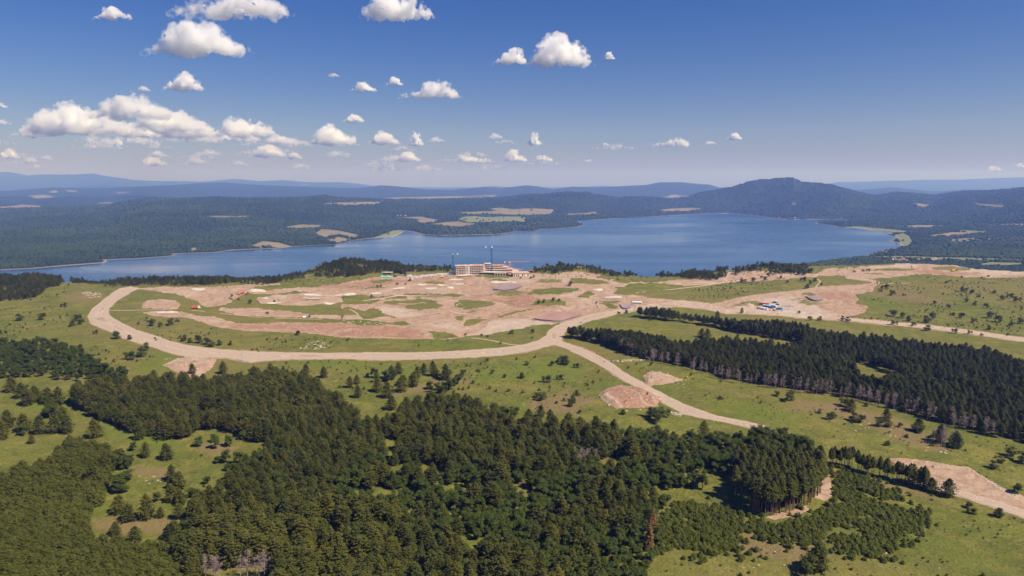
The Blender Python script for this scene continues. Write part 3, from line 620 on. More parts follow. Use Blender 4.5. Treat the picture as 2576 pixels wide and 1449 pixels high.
def gn_stuff(name, P, protos, smin, smax, label, cat, seed=1, depth=None):
    """many plants as one object: points carrying copies of the crowns and trunks that stand in the scene"""
    r_ = np.random.RandomState(seed); n = len(P)
    me = bpy.data.meshes.new(name); me.vertices.add(n); me.vertices.foreach_set('co', P[:, :3].astype(np.float32).ravel())
    a = me.attributes.new('size', 'FLOAT', 'POINT'); sz = r_.uniform(smin, smax, n) if P.shape[1] < 6 else P[:, 5]; a.data.foreach_set('value', sz.astype(np.float32))
    a = me.attributes.new('turn', 'FLOAT', 'POINT'); a.data.foreach_set('value', r_.uniform(0, 6.283, n).astype(np.float32))
    a = me.attributes.new('pick', 'INT', 'POINT'); a.data.foreach_set('value', r_.randint(0, len(protos), n).astype(np.int32))
    o = mobj(name, me); g = bpy.data.node_groups.new(name, 'GeometryNodeTree')
    g.interface.new_socket('Geometry', in_out='INPUT', socket_type='NodeSocketGeometry'); g.interface.new_socket('Geometry', in_out='OUTPUT', socket_type='NodeSocketGeometry')
    N = g.nodes.new; L = g.links.new; gi = N('NodeGroupInput'); go = N('NodeGroupOutput'); ip = N('GeometryNodeInstanceOnPoints'); J = N('GeometryNodeJoinGeometry')
    for pr in protos:
        j = N('GeometryNodeJoinGeometry')
        for ob in pr:
            oi = N('GeometryNodeObjectInfo'); oi.transform_space = 'ORIGINAL'; oi.inputs['Object'].default_value = ob; oi.inputs['As Instance'].default_value = False; L(oi.outputs['Geometry'], j.inputs[0])
        gg = N('GeometryNodeGeometryToInstance'); L(j.outputs[0], gg.inputs[0]); L(gg.outputs[0], J.inputs[0])
    def at(nm, ty):
        x = N('GeometryNodeInputNamedAttribute'); x.data_type = ty; x.inputs['Name'].default_value = nm; return x.outputs[0]
    cx = N('ShaderNodeCombineXYZ'); L(at('turn', 'FLOAT'), cx.inputs[2]); er = N('FunctionNodeEulerToRotation'); L(cx.outputs[0], er.inputs[0])
    L(gi.outputs[0], ip.inputs['Points']); L(J.outputs[0], ip.inputs['Instance']); ip.inputs['Pick Instance'].default_value = True
    L(at('pick', 'INT'), ip.inputs['Instance Index']); L(er.outputs[0], ip.inputs['Rotation']); L(at('size', 'FLOAT'), ip.inputs['Scale']); L(ip.outputs[0], go.inputs[0])
    md = o.modifiers.new('plants', 'NODES'); md.node_group = g
    return tag(o, label, cat, None, 'stuff')
def individuals(kind, cat, meshes, P, smin, smax, labelf, group, top='crown', low='trunk', seed=0):
    """each plant its own object with crown and trunk; returns prototype children for the far masses"""
    r_ = random.Random(seed); protos = []
    for i, p in enumerate(P):
        k = i % len(meshes) if i < len(meshes) else r_.randrange(len(meshes))
        sc = r_.uniform(smin, smax) if len(p) < 6 else p[5]
        e = empty(kind, (p[0], p[1], p[2] - .1), r_.uniform(0, 6.28), sc)
        e.scale = (sc * r_.uniform(.92, 1.1), sc * r_.uniform(.92, 1.1), sc)
        tag(e, labelf(p[3], p[4], p), cat, group)
        if i < len(meshes):
            c = mobj(top, meshes[k][0], None, e); ch = [c]
            if meshes[k][1]: ch.append(mobj(low, meshes[k][1], None, e))
            protos.append(ch)
        else:
            for src in protos[k]:
                c = src.copy(); COL.objects.link(c); c.parent = e
    return protos
def split(P, n=300, marg=0):
    """the n that show largest in the frame, and the rest"""
    vis = (P[:, 3] > -10) & (P[:, 3] < 2586) & (P[:, 4] > 0) & (P[:, 4] < 1449 + marg)
    o = np.argsort(np.where(vis, P[:, 1], 1e9)); k = min(n, int(vis.sum())); return P[o[:k]], P[o[k:]]

# --- where things grow
F1 = [[(190,1012),(260,985),(420,968),(540,965),(640,952),(720,957),(790,985),(850,1020),(900,1050),(912,1085),(960,1080),(1005,1062),(1020,1040),(1100,1022),(1180,1032),(1250,1062),(1290,1088),(1400,1098),(1500,1102),(1600,1102),(1635,1100),(1700,1112),(1790,1108),(1890,1112),
        (1950,1118),(2010,1138),(2062,1180),(2062,1238),(2042,1268),(1990,1290),(1905,1300),(1880,1268),(1820,1240),(1700,1245),(1655,1290),(1640,1420),(1600,1520),(1600,1640),(520,1640),(490,1500),(470,1440),(440,1400),(420,1370),(480,1330),(450,1305),(520,1265),(560,1235),
        (600,1185),(640,1165),(690,1140),(620,1100),(560,1082),(500,1082),(470,1100),(420,1112),(380,1095),(300,1082),(260,1062),(220,1050)]]
H1 = [[(505,1425),(600,1432),(700,1425),(690,1560),(520,1560)],[(955,1105),(1000,1115),(1000,1160),(975,1170)],[(1150,1340),(1215,1318),(1228,1345),(1222,1420),(1185,1430),(1155,1400)],[(790,1310),(850,1320),(862,1385),(830,1375)],[(1010,1290),(1110,1290),(1100,1320),(1020,1315)],[(1500,1165),(1570,1150),(1580,1175),(1510,1185)],
      [(1680,1125),(1705,1118),(1700,1150),(1680,1150)],[(1690,1245),(1790,1225),(1830,1265),(1760,1270)]]
F2 = [[(135,1160),(170,1120),(255,1130),(310,1160),(275,1215),(262,1262),(225,1300),(222,1340),(240,1375),(320,1380),(405,1392),(450,1425),(462,1470),(470,1640),(-200,1640),(-200,1240),(0,1222),(45,1192),(110,1176)]]
F4 = [[(1600,792),(1640,795),(1700,806),(1760,814),(1850,822),(1930,830),(2017,840),(2117,858),(2200,872),(2280,880),(2350,886),(2450,900),(2520,918),(2576,934),(2800,975),(2800,1180),(2650,1140),(2576,1112),(2500,1098),(2400,1070),(2300,1040),(2200,1015),(2100,995),(1950,975),(1850,960),(1760,935),
       (1680,915),(1600,897),(1565,885),(1530,872),(1460,856),(1425,852),(1440,846),(1500,850),(1560,858),(1640,868),(1717,882),(1784,882),(1850,886),(1950,893),(2005,893),(2030,875),(2004,862),(1950,854),(1867,838),(1760,821),(1717,811),(1640,806),(1600,798)]]
H4 = [[(2125,915),(2165,912),(2262,948),(2262,972),(2215,985),(2150,965)],[(2300,958),(2345,962),(2400,990),(2380,1000),(2310,975)],[(1405,800),(1620,790),(1600,800)]]
F5 = [[(-300,690),(0,697),(100,700),(160,712),(110,735),(80,750),(0,755),(-300,757)],[(180,704),(300,698),(420,690),(500,694),(620,697),(700,693),(765,686),(770,700),(700,711),(560,717),(420,719),(300,717),(180,714)],
      [(770,690),(800,672),(850,662),(900,655),(960,660),(1010,672),(1100,674),(1145,676),(1145,684),(1050,686),(985,688),(940,690),(880,694),(800,696)],[(1335,686),(1380,676),(1430,672),(1480,674),(1560,683),(1640,690),(1660,695),(1560,696),(1520,690),(1480,684),(1420,682),(1370,688)],
      [(1825,690),(1860,680),(1930,670),(2030,666),(2040,676),(2030,690),(1960,688),(1900,683)],[(1650,690),(1717,686),(1760,682),(1830,676),(1830,688),(1760,692),(1700,698),(1660,698)]]
PLANT = [[(1722,694),(1760,690),(1825,692),(1828,702),(1780,705),(1725,703)]]
POS_EXTRA = [(640,1003),(600,1002)]
def line_pts(pts, n, jit, seed):
    r_ = random.Random(seed); out = []
    for i in range(n):
        t = r_.random() * (len(pts) - 1); k = int(t); a, b = pts[k], pts[min(k + 1, len(pts) - 1)]; f = t - k
        g_ = ground(a[0] + (b[0] - a[0]) * f + r_.uniform(-jit, jit), a[1] + (b[1] - a[1]) * f + r_.uniform(-jit, jit) * .5)
        X, Y = proj(g_.x, g_.y, g_.z); out.append((g_.x, g_.y, float(GZI(g_.x, g_.y)), float(X), float(Y)))
    return np.array(out)
pineP = place_pts(F1, 4.5, 1, H1 + [SOIL[16]], .97)
pineP = pineP[fbm(pineP[:, 0], pineP[:, 1], 38, 3, 66) > -.235]; pineP = np.concatenate([pineP, line_pts([(1888,1108),(1930,1110),(1990,1122),(2040,1150)], 60, 11, 91)]); tallzone = (pineP[:, 3] > 1835) & (pineP[:, 4] > 1190); tallP = pineP[tallzone]; pineP = pineP[~tallzone]
mixn = fbm(pineP[:, 0], pineP[:, 1], 55, 3, 67) + nr.uniform(-.12, .12, len(pineP)); mixL = pineP[mixn > .085]; pineP = pineP[mixn <= .085]
def vary(P, sc, a, b, s_, j=.12):
    return np.concatenate([P, np.clip((a + b) / 2 + (b - a) * 1.5 * fbm(P[:, 0], P[:, 1], sc, 3, s_) + nr.uniform(-j, j, len(P)), a * .8, b * 1.1)[:, None]], 1)
pineP = vary(pineP, 40, .52, 1.04, 70, .17); slopeP = vary(place_pts(F4, 4.3, 2, H4, .97), 50, .55, 1.02, 71, .12)
# row and loose pines
rowP = line_pts([(2085,1168),(2140,1178),(2190,1196),(2250,1210),(2330,1232)], 74, 9, 4)
edgeP = np.concatenate([line_pts([(1890,1284),(1925,1298),(1990,1286),(2035,1268),(2058,1238)], 46, 7, 5), tallP])
farP = np.concatenate([place_pts(F5[:3], 4.8, 6, [], .95, (26, -.3)), place_pts(F5[3:], 5.6, 60, [], .85, (30, -.12))])
farP = farP[farP[:, 1] < np.interp(farP[:, 0] / farP[:, 1], eq, ey_) + 130]
farS = lambda P: np.concatenate([P, np.clip(.55 + 1.2 * fbm(P[:, 0], P[:, 1], 45, 3, 9) + nr.uniform(-.2, .22, len(P)), .25, 1.05)[:, None]], 1)
plantP = place_pts(PLANT, 5.0, 7)
youngP = place_pts(F2, 3.3, 8)
def at_pts(L):
    out = []
    for X, Y, wd in L:
        g_ = ground(X, Y); out.append((g_.x, g_.y, float(GZI(g_.x, g_.y)), X, Y, wd * g_.y / F))
    return np.array(out)
loose_pine = at_pts([(235,1222,34),(262,1190,30),(345,1075,24),(352,1105,24),(415,1105,34),(240,1100,30),(367,1150,22),(420,1155,26),(300,1290,30),(325,1310,28),(340,1365,28),(372,1305,36),(404,1302,18),(292,1345,22),(423,1358,24),(467,1400,20),(432,1210,24),(450,1232,30),(432,1262,28),(455,1268,24),(500,1268,26),
   (90,1010,30),(70,1020,30),(120,1015,28),(150,1018,26),(55,1000,24),(30,985,24),(130,1040,30),(20,1075,30),(60,1085,36),(100,1090,36),(140,1088,34),(170,1090,28),(5,1105,30),(130,1048,30),(160,1055,22),(80,1115,14),(562,940,18),(484,942,16),(560,1050,26),(2384,1248,30),(2295,1215,28),(2320,1228,26),(2345,1238,24),(2060,1432,42),
   (880,975,16),(898,965,14),(950,985,22),(975,1000,28),(1010,985,24),(1040,972,24),(900,1000,18),(985,1030,22),(1385,1072,24),(1360,1050,20),(1330,1075,26),(1770,1100,24),(2142,1035,20),(2230,1055,18),(2365,1112,26),(2310,1085,22),(2403,1120,24),(2410,1128,20),(1067,938,14),(985,955,20),(1003,940,18),(1050,950,18),(1090,945,20),(1122,955,22),(640,960,24),
   (815,950,16),(770,940,16),(1866,788,8),(1855,858,10),(1875,862,9),(1780,852,16),(1765,848,14),(1805,800,10)])
loose_pine[:, 5] = np.clip(loose_pine[:, 5] / 6.2, .35, 1.15)
# shrubs: surveyed ones and a scatter
SH = [(53,806,38),(108,804,30),(183,821,22),(197,808,34),(205,816,20),(293,852,34),(328,854,18),(362,882,28),(355,898,48),(325,905,40),(197,881,22),(383,820,34),(404,822,16),(430,818,24),(447,809,12),(347,816,10),(460,858,22),(500,863,30),(520,866,26),(480,862,18),(535,872,25),(555,868,20),(578,868,15),(750,843,17),(160,773,16),(240,840,14),(10,865,24),(0,840,16),
 (935,748,10),(1367,762,14),(1355,765,13),(1392,758,14),(1407,758,10),(1287,840,15),(1339,838,15),(1339,852,8),(1170,843,8),(1211,845,8),(1227,848,8),(1435,719,16),(1259,865,8),(1577,787,12),(1557,790,10),(1637,806,10),(1580,894,16),(1639,919,13),(1225,909,12),(1174,922,10),(1327,919,16),(1424,916,34),(1410,912,24),(1449,925,18),(1389,920,18),(1300,905,9),(1345,900,9),
 (1315,951,22),(1374,962,28),(1407,955,20),(1440,1022,28),(1453,992,18),(1442,1008,22),(1365,1006,30),(1350,1000,20),(1459,1040,14),(1570,1042,20),(1655,1062,50),(1640,1050,40),(1672,1048,36),(1166,944,22),(1130,940,16),(1060,932,12),
 (1987,1010,38),(1954,996,20),(2123,1022,32),(2087,1055,26),(2100,1052,22),(2148,1062,34),(2168,1063,30),(2215,1072,30),(2238,1074,30),(2265,1075,18),(2310,1088,30),(2358,1102,34),(2398,1128,30),(2443,1292,24),(2438,1278,24),(2515,1299,36),(1854,1388,24),(1765,1418,20),(1863,1449,14),(2032,1447,70),(2280,1100,14),(2230,1120,20),(2060,1040,16),
 (2520,1165,26),(2545,1150,36),(2570,1165,40),(2500,1180,30),(2560,1240,36),(2180,1022,16),(2000,830,18),(2036,806,16),(2120,806,16),(2133,810,18),(2060,806,16),(2250,818,18),(2298,820,16),(2330,832,22),(2400,838,18),(2440,840,14),(2470,845,10),(2270,800,22),(2245,795,24),(2335,812,26),(2345,803,24),(2288,808,20),(2225,728,20),(2245,743,20),(2215,735,10),(2275,745,10),
 (2350,765,14),(2385,775,14),(2425,735,22),(2445,740,16),(2460,748,12),(2500,738,12),(2520,755,18),(2540,750,18),(2560,760,26),(2430,760,14),(2450,768,16),(2480,775,18),(2395,795,14),(2420,800,20),(2450,812,18),(2490,800,24),(2510,810,26),(2540,820,16),(2572,815,24),(2490,830,18),(2535,845,10),(2010,788,10),(1932,695,15),(1915,701,10),(1965,700,10),(1925,706,14),(1895,710,20),(1870,712,24),(1980,712,12),
 (2028,726,16),(2040,715,14),(2065,718,10),(2020,708,18),(2050,708,14),(2150,685,8),(2170,684,8),(2184,684,10),(2294,673,6),(2486,698,8),(2470,701,8),(2420,699,8),(2380,712,8),(2335,700,6),(1851,693,6),(1854,689,10),(1290,694,9),(1310,702,7),(1335,702,8),(1342,698,8),(995,697,9),(1031,708,10),(1000,716,8),(950,722,7),(959,722,8),(1020,716,6),(690,760,8),(583,748,10),(600,755,8),(620,742,7),(630,763,14),(672,790,10),(779,798,9),
 (1500,763,8),(1628,1002,8),(1100,950,26),(1240,940,16),(1270,950,14),(1190,965,12),(1280,985,12),(1200,935,10)]
shrubP = at_pts(SH)
big = shrubP[:, 5] > 6.5
MEAD = [[(1750,722),(1860,705),(2050,700),(2060,715),(2000,728),(1950,738),(1850,748),(1780,757),(1720,755)]], [[(2200,700),(2576,702),(2700,720),(2700,870),(2576,845),(2330,815),(2130,800),(2190,790),(2170,745),(2210,735)]]
scrub1 = place_pts([[(720,905),(1000,912),(1180,905),(1250,925),(1200,960),(1150,1000),(1060,1010),(950,1000),(850,990),(780,960),(700,935)]], 8.5, 21, [], .75, (35, -.05))
scrub2 = place_pts([MEAD[0][0]], 7, 22, [], .7, (30, -.02)); scrub3 = place_pts([MEAD[1][0]], 8, 23, [], .85, (40, .02))
scrub4 = place_pts([[(-60,885),(60,862),(150,872),(200,892),(260,920),(330,945),(320,960),(200,960),(120,950),(0,955),(-60,950)]], 6.2, 24, [], .93)
scrub5 = place_pts([[(0,960),(200,965),(340,960),(420,950),(440,975),(300,990),(200,1020),(180,1060),(60,1100),(-40,1110),(-60,1000)],[(230,1060),(320,1070),(420,1120),(520,1150),(540,1230),(440,1290),(300,1290),(230,1290),(300,1180),(330,1130)]], 9, 25, [], .55, (25, 0))
scrub6 = place_pts([[(1180,915),(1480,900),(1560,980),(1480,1060),(1300,1050),(1180,980)],[(1450,870),(1560,900),(1700,920),(2000,985),(2400,1085),(2576,1120),(2576,1250),(2440,1170),(2200,1120),(1900,1030),(1700,980),(1560,920)]], 11, 26, [], .7, (26, .03))
scrub7 = place_pts([[(0,770),(220,770),(240,830),(420,900),(300,930),(200,890),(0,880)],[(280,800),(400,860),(640,890),(1200,870),(1300,850),(1080,860),(860,855),(600,835),(400,800)]], 8.5, 27, [], .7, (30, .035))
scrub8 = place_pts([[(1800,1300),(2576,1290),(2576,1449),(1700,1500)],[(2150,1130),(2280,1180),(2420,1270),(2300,1290),(2100,1240)]], 8, 28, [], .6, (18, .05))
scrub9 = place_pts([[(1335,694),(1400,682),(1520,690),(1640,698),(1700,703),(1600,710),(1400,700)],[(560,716),(700,722),(900,702),(960,696),(800,700),(600,718)],[(1740,690),(2000,680),(2060,672),(2200,664),(2260,662),(2000,692),(1850,690)]], 9, 29, [], .7)
edgeS = line_pts([(-10,757),(90,755),(160,740),(170,718),(300,722),(560,722),(760,706)], 60, 5, 30)
broadP = np.concatenate([scrub4, scrub5[::4], line_pts([(560,1165),(640,1190),(700,1230),(620,1300),(860,1340),(880,1400),(1130,1350),(1240,1340),(1140,1449),(1290,1440)], 46, 26, 31), line_pts([(300,1180),(340,1170),(290,1225),(310,1240)], 12, 14, 32),
    line_pts([(920,950),(1000,960),(1100,985),(1160,960),(1100,1000)], 26, 14, 33), line_pts([(1250,1040),(1290,1050),(1310,1080)], 10, 12, 34), line_pts([(2000,870),(2200,900),(2400,950),(2576,990)], 60, 30, 35)])
limeP = line_pts([(535,1115),(600,1100),(560,1130),(470,1115)], 5, 12, 36); limeP = np.concatenate([limeP, line_pts([(1210,1320),(1260,1300),(1130,1449),(1160,1440),(1240,1449),(1270,1030),(60,1449)], 14, 16, 37)])
deadP = np.concatenate([line_pts([(1560,882),(1600,898),(1680,918),(1760,937),(1850,962),(1950,977),(2100,997),(2200,1017),(2300,1042),(2400,1072),(2500,1100)], 110, 5, 41), line_pts([(520,1452),(560,1462),(640,1455),(690,1450)], 16, 9, 42),
    line_pts([(1440,1180),(1480,1175),(1640,1250)], 10, 12, 43), line_pts([(1860,1215),(1900,1225)], 6, 8, 44), line_pts([(2340,1110),(2400,1130),(2370,1120)], 9, 10, 45)])
thick = place_pts([[(1660,1300),(1700,1262),(1780,1272),(1850,1280),(1905,1310),(1960,1318),(2030,1300),(2100,1260),(2095,1205),(2110,1190),(2180,1205),(2250,1240),(2320,1275),(2340,1300),(2330,1330),(2260,1350),(2270,1385),(2200,1400),(2120,1385),(2050,1375),(1960,1370),(1880,1350),(1840,1390),(1790,1400),(1720,1380),(1650,1390)]], 1.9, 51, [[(1850,1340),(1900,1345),(1890,1370)]], .9, (14, -.2))

pineM = [pine_meshes(100 + i, h, cb, rd, 1.0, None, (.2, .9, .5, 1.2, .3, 1.5, 1.1)[i]) for i, (h, cb, rd) in enumerate(((14.0, .14, 4.1), (15.2, .24, 4.2), (12.0, .12, 4.0), (14.2, .28, 3.8), (10.0, .08, 4.0), (13.0, .3, 4.4), (11.5, .2, 4.2)))]
pineD = [pine_meshes(110 + i, h, cb, rd, 1, mPineD, .8) for i, (h, cb, rd) in enumerate(((15.0, .3, 3.8), (16, .34, 3.6), (13.5, .2, 3.8), (14.5, .42, 3.5)))]
tallM = [pine_meshes(120 + i, 17, .50, 2.6) for i in range(3)]
wideM = [pine_meshes(200 + i, 10.5, .06, 4.2, 1.15, None, .7) for i in range(2)]
youngM = [pine_meshes(130 + i, 6.2, .06, 2.5, .9, mYoung, 1.0, .5) for i in range(4)]
broadM = [broad_meshes(140 + i, h, rd) for i, (h, rd) in enumerate(((8.5, 3.8), (10.5, 4.2), (7, 3.4)))]
limeM = [broad_meshes(150 + i, 9, 3.8, mat=mLime) for i in range(2)]
shrubM = [broad_meshes(160 + i, 4.6, 3.0, .05, 9, mShrub, 80, .42) for i in range(3)]
deadM = [dead_meshes(170 + i) for i in range(3)]
sapM = [pine_meshes(180 + i, 2.3, .05, 1.25, .35, mSap, 1, .5) for i in range(3)]

near, rest = split(pineP, 300, 60)
lab = lambda X, Y, p: ('dark pine in the dense forest, left of the bright green glade' if X < 1160 else 'dark pine in the dense forest, right of the bright green glade')
prP = individuals('pine_tree', 'pine tree', pineM, near, .82, 1.12, lab, 'dark pines of the dense forest in the foreground', seed=1)
gn_stuff('pine_forest', rest, prP, .78, 1.12, 'dense dark pine forest filling the middle foreground', 'forest', 2)
nearD, restD = split(slopeP, 60)
prD = individuals('slope_pine', 'pine tree', pineD, nearD, .8, 1.1, lambda X, Y, p: 'dark pine at the lower right end of the forest on the right slope', 'dark pines of the right slope', seed=21)
gn_stuff('slope_forest', restD, prD, .72, 1.12, 'dense dark pine forest running down the right slope', 'forest', 22)
prT = individuals('tall_pine', 'pine tree', tallM, edgeP, .85, 1.08, lambda X, Y, p: 'tall bare trunked pine at the forest edge above the small stump clearing', 'tall pines along the cleared edge', seed=2)
n0 = len(rowP)
for i, p in enumerate(rowP):
    e = empty('tall_pine', (p[0], p[1], p[2] - .1), rnd.uniform(0, 6), rnd.uniform(.5, .72)); tag(e, 'slender pine in the narrow row beside the pale excavated slope', 'pine tree', 'pines in the narrow row')
    for src in prT[i % 3]:
        c = src.copy(); COL.objects.link(c); c.parent = e
individuals('young_pine_tree', 'pine tree', [tuple(x for x in pineM[2]), wideM[0], wideM[1]], loose_pine, .5, .9,
    lambda X, Y, p: 'loose pine on the grass %s' % ('in the left hand clearings' if X < 700 and Y > 1020 else 'at the far left above the plantation' if X < 300 else 'on the right hand hillside' if X > 1700 else 'in the open belt below the pale road'), 'loose pines on open grass', seed=3)
nearY, restY = split(youngP, 300, 40)
prY = individuals('plantation_pine', 'pine tree', youngM, nearY, .8, 1.15, lambda X, Y, p: 'young light green pine in the close planted stand at the bottom left', 'young pines of the planted stand', seed=4)
gn_stuff('young_pine_stand', restY, prY, .6, 1.3, 'close planted stand of light green young pines at the bottom left', 'plantation', 5)
nb, rb = split(np.concatenate([broadP, mixL]), 300, 40)
prB = individuals('broadleaf_tree', 'tree', broadM, nb, .55, 1.05, lambda X, Y, p: 'round leafy tree %s' % ('in the dark thicket left of the road bend' if X < 400 and Y < 985 else 'among the left hand clearings' if X < 700 and Y > 985 else 'in the forest on the right slope' if X > 1700 else 'among the foreground pines'), 'round leafy trees', seed=6)
if len(rb): gn_stuff('broadleaf_wood', rb, prB, .6, 1.05, 'round leafy trees mixed through the pines and along the left meadow', 'woodland', 7)
farA = farS(np.concatenate([farP, plantP])); bushy = (farA[:, 3] > 1330) & ~((farA[:, 3] > 1715) & (farA[:, 3] < 1835) & (farA[:, 1] < 1180)); farA[:, 5] = np.where(bushy, np.clip(farA[:, 5], .4, .8), farA[:, 5] * .85)
gn_stuff('rim_bushland', farA[bushy], prB + prP[5:6], .5, .8, 'leafy green bushland along the right half of the plateau rim above the lake', 'woodland', 16)
gn_stuff('edge_forest', farA[~bushy], prD[:2] + prP[:5], .62, .92, 'dark forest along the far rim of the plateau above the lake', 'forest', 6)
individuals('lime_green_tree', 'tree', limeM, limeP, .6, 1.0, lambda X, Y, p: 'bright yellow green tree %s' % ('in the left hand clearing' if X < 700 else 'among dark foreground pines'), 'bright green trees', seed=7)
individuals('dead_tree', 'dead tree', deadM, deadP, .62, 1.0, lambda X, Y, p: 'bare grey dead tree %s' % ('along the lower edge of the right slope forest' if X > 1550 and Y < 1108 and Y < 1105 else 'at the bottom edge left of centre' if X < 800 else 'in the foreground right of the glade' if X < 2300 else 'on the open right hillside'), 'bare grey dead trees', 'branches', 'trunk', seed=8)
rust = at_pts([(1632,1385,22),(1640,1360,20)]); rust[:, 5] = (.8, .95)
individuals('rusty_pine', 'pine tree', [pine_meshes(190, 17, .1, 2.6, 1, mRust)], rust, .8, 1, lambda X, Y, p: 'rust brown dying pine, %s of the pair beside the thicket' % ('nearer' if Y > 1370 else 'farther'), None, seed=9)
shs = shrubP.copy(); shs[:, 5] = np.clip(shs[:, 5] / 5.6, .28, 2.0)
def shl(X, Y, p):
    s = 'large ' if p[5] > 1.3 else 'small ' if p[5] < .6 else ''
    where = ('left of the wide road bend' if X < 260 and Y < 900 else 'inside the road loop' if X < 1340 and Y < 890 else 'on the hillside right of the fork' if X > 1900 and Y > 940 else 'along the far right track' if X > 1700 and Y > 780 and Y < 860 else
        'on the upper right meadow' if X > 1700 else 'in the meadow between fork and forest' if Y > 880 else 'by the wide road junction')
    return s + 'round dark shrub standing ' + where
thin = place_pts([[(1500,1380),(2576,1280),(2700,1600),(1500,1600)],[(1430,862),(1560,900),(1700,950),(2000,1010),(2576,1125),(2576,1250),(2200,1130),(1900,1050),(1700,1000)],[(0,765),(220,765),(250,850),(420,930),(0,960)],[(1200,910),(1450,890),(1600,1000),(1500,1060),(1200,1000)],[(2180,702),(2700,702),(2700,860),(2150,800)],[(280,790),(700,890),(1300,865),(1079,860),(600,840)]], 4.2, 61, [], .5, (14, .03))
ring = place_pts([[(1640,1290),(1700,1250),(2110,1175),(2200,1200),(2340,1270),(2370,1330),(2300,1370),(2290,1420),(2100,1410),(1960,1400),(1850,1420),(1700,1410),(1640,1400)]], 2.6, 62, [], .5, (9, .02))
scr = np.concatenate([scrub1, scrub2, scrub3, scrub6, scrub7, scrub8, scrub9, edgeS, scrub5[1::3]])
szs = nr.uniform(.22, .62, len(scr)) ** 1.0; szs = np.where(nr.rand(len(scr)) < .6, szs * .6, szs)
scr = np.concatenate([scr, szs[:, None]], 1)
scr = np.concatenate([scr, np.concatenate([thin, nr.uniform(.07, .24, len(thin))[:, None]], 1)])
prS = individuals('shrub', 'shrub', shrubM, shs[:300], .5, 1, shl, 'round shrubs on the meadows', 'foliage', 'stem', seed=10)
gn_stuff('scrub', scr, prS, .3, .7, 'scattered low scrub and small bushes on the grassland', 'scrub', 11)
sn, srest = split(thick, 6, 0)
prK = individuals('sapling', 'sapling', sapM, sn, .8, 1.2, lambda X, Y, p: 'bushy sapling at the lower rim of the thicket', 'saplings at the thicket rim', 'foliage', 'stem', seed=12)
srest = np.concatenate([srest, ring])
gn_stuff('sapling_thicket', srest, prK, .5, 1.05, 'dense bright green sapling thicket below the stump clearing', 'thicket', 13)

# far woods over the hills: low clumps, one mass
r_ = np.random.RandomState(77); n = 120000
q = r_.uniform(-.86, .86, n); s = r_.uniform(62, 290, n) ** 1.0; y = (CAMH - ZL) * F / s; x = q * y
d = lake_d(x, y); z = HF(x, y, d); px, py = proj(x, y, z); wx = fbm(x, y, 160, 4, 50) * 9; wy = fbm(x, y, 160, 4, 60) * 4.5
k = (d > 22); bare = np.zeros(n, bool)
for P in TAN + GRN: bare |= sdf(px + wx, py + wy, P) < .6
k &= ~bare | (r_.rand(n) < .012)
def hground(X, Y):
    t_, s_ = ray(X, Y); ys = np.linspace(2300, 9000, 900); z = HF(t_ * ys, ys); k = np.argmax(z >= CAMH + s_ * ys); return t_ * ys[k], ys[k], z[k]
HS = [(2396,607),(2404,609),(2411,606),(2418,608),(2427,605),(2433,607),(2436,603),(2447,602),(2460,605),(2488,603),(2510,602),(2244,655),(2252,653),(2263,656),(2272,653),(2280,656),(2310,654),(2345,655),(2352,653),(2405,654),(2440,653),(2221,635),(2230,636),(1905,545),(1960,548),(1020,543),(1008,542),(1000,543),(2000,548.5)]
for X, Y in HS:
    hx, hy, hz_ = hground(X, Y); k &= ~((np.abs(x - hx) < 22) & (y > hy - 75) & (y < hy + 10))
x, y, z, px = x[k], y[k], z[k], px[k]; n = len(x)
g_ = (1 + 5 ** .5) / 2
IV = np.array([(-1,g_,0),(1,g_,0),(-1,-g_,0),(1,-g_,0),(0,-1,g_),(0,1,g_),(0,-1,-g_),(0,1,-g_),(g_,0,-1),(g_,0,1),(-g_,0,-1),(-g_,0,1)]) / math.hypot(1, g_)
IF = np.array([(0,11,5),(0,5,1),(0,1,7),(0,7,10),(0,10,11),(1,5,9),(5,11,4),(11,10,2),(10,7,6),(7,1,8),(3,9,4),(3,4,2),(3,2,6),(3,6,8),(3,8,9),(4,9,5),(2,4,11),(6,2,10),(8,6,7),(9,8,1)])
sz = np.interp(y, [1900, 2400, 5000, 12000], [5, 6.5, 9, 13]) * r_.uniform(.6, 1.3, n)
V = IV[None] * np.stack([sz, sz, np.minimum(sz, 13) * .95], -1)[:, None, :] * r_.uniform(.75, 1.25, (n, 12, 1)) + np.stack([x, y, z + 2], -1)[:, None, :]
Fa = (IF[None] + (np.arange(n) * 12)[:, None, None]).reshape(-1, 3)
me = bpy.data.meshes.new('far_forest'); me.vertices.add(n * 12); me.vertices.foreach_set('co', V.astype(np.float32).ravel())
me.loops.add(Fa.size); me.loops.foreach_set('vertex_index', Fa.ravel().astype(np.int32)); me.polygons.add(len(Fa)); me.polygons.foreach_set('loop_start', np.arange(0, Fa.size, 3, dtype=np.int32)); me.update(calc_edges=True)
t = NT('far woods'); a = t.noise(.0016, 5, .6); b = t.noise(.008, 4, .6); c = t.noise(.06, 2)
g = t.mix(t.ramp(a, .4, .6), (.026, .043, .017), (.044, .066, .022)); g = t.mix(t.ramp(b, .5, .68), g, (.018, .030, .014)); g = t.mix(t.ramp(c, .5, .7, 0, .5), g, (.060, .082, .026))
tag(mobj('far_forest', me, t.done(g, .95, .05)), 'far wooded hills across the lake reading as one dark green mass', 'forest', None, 'stuff')
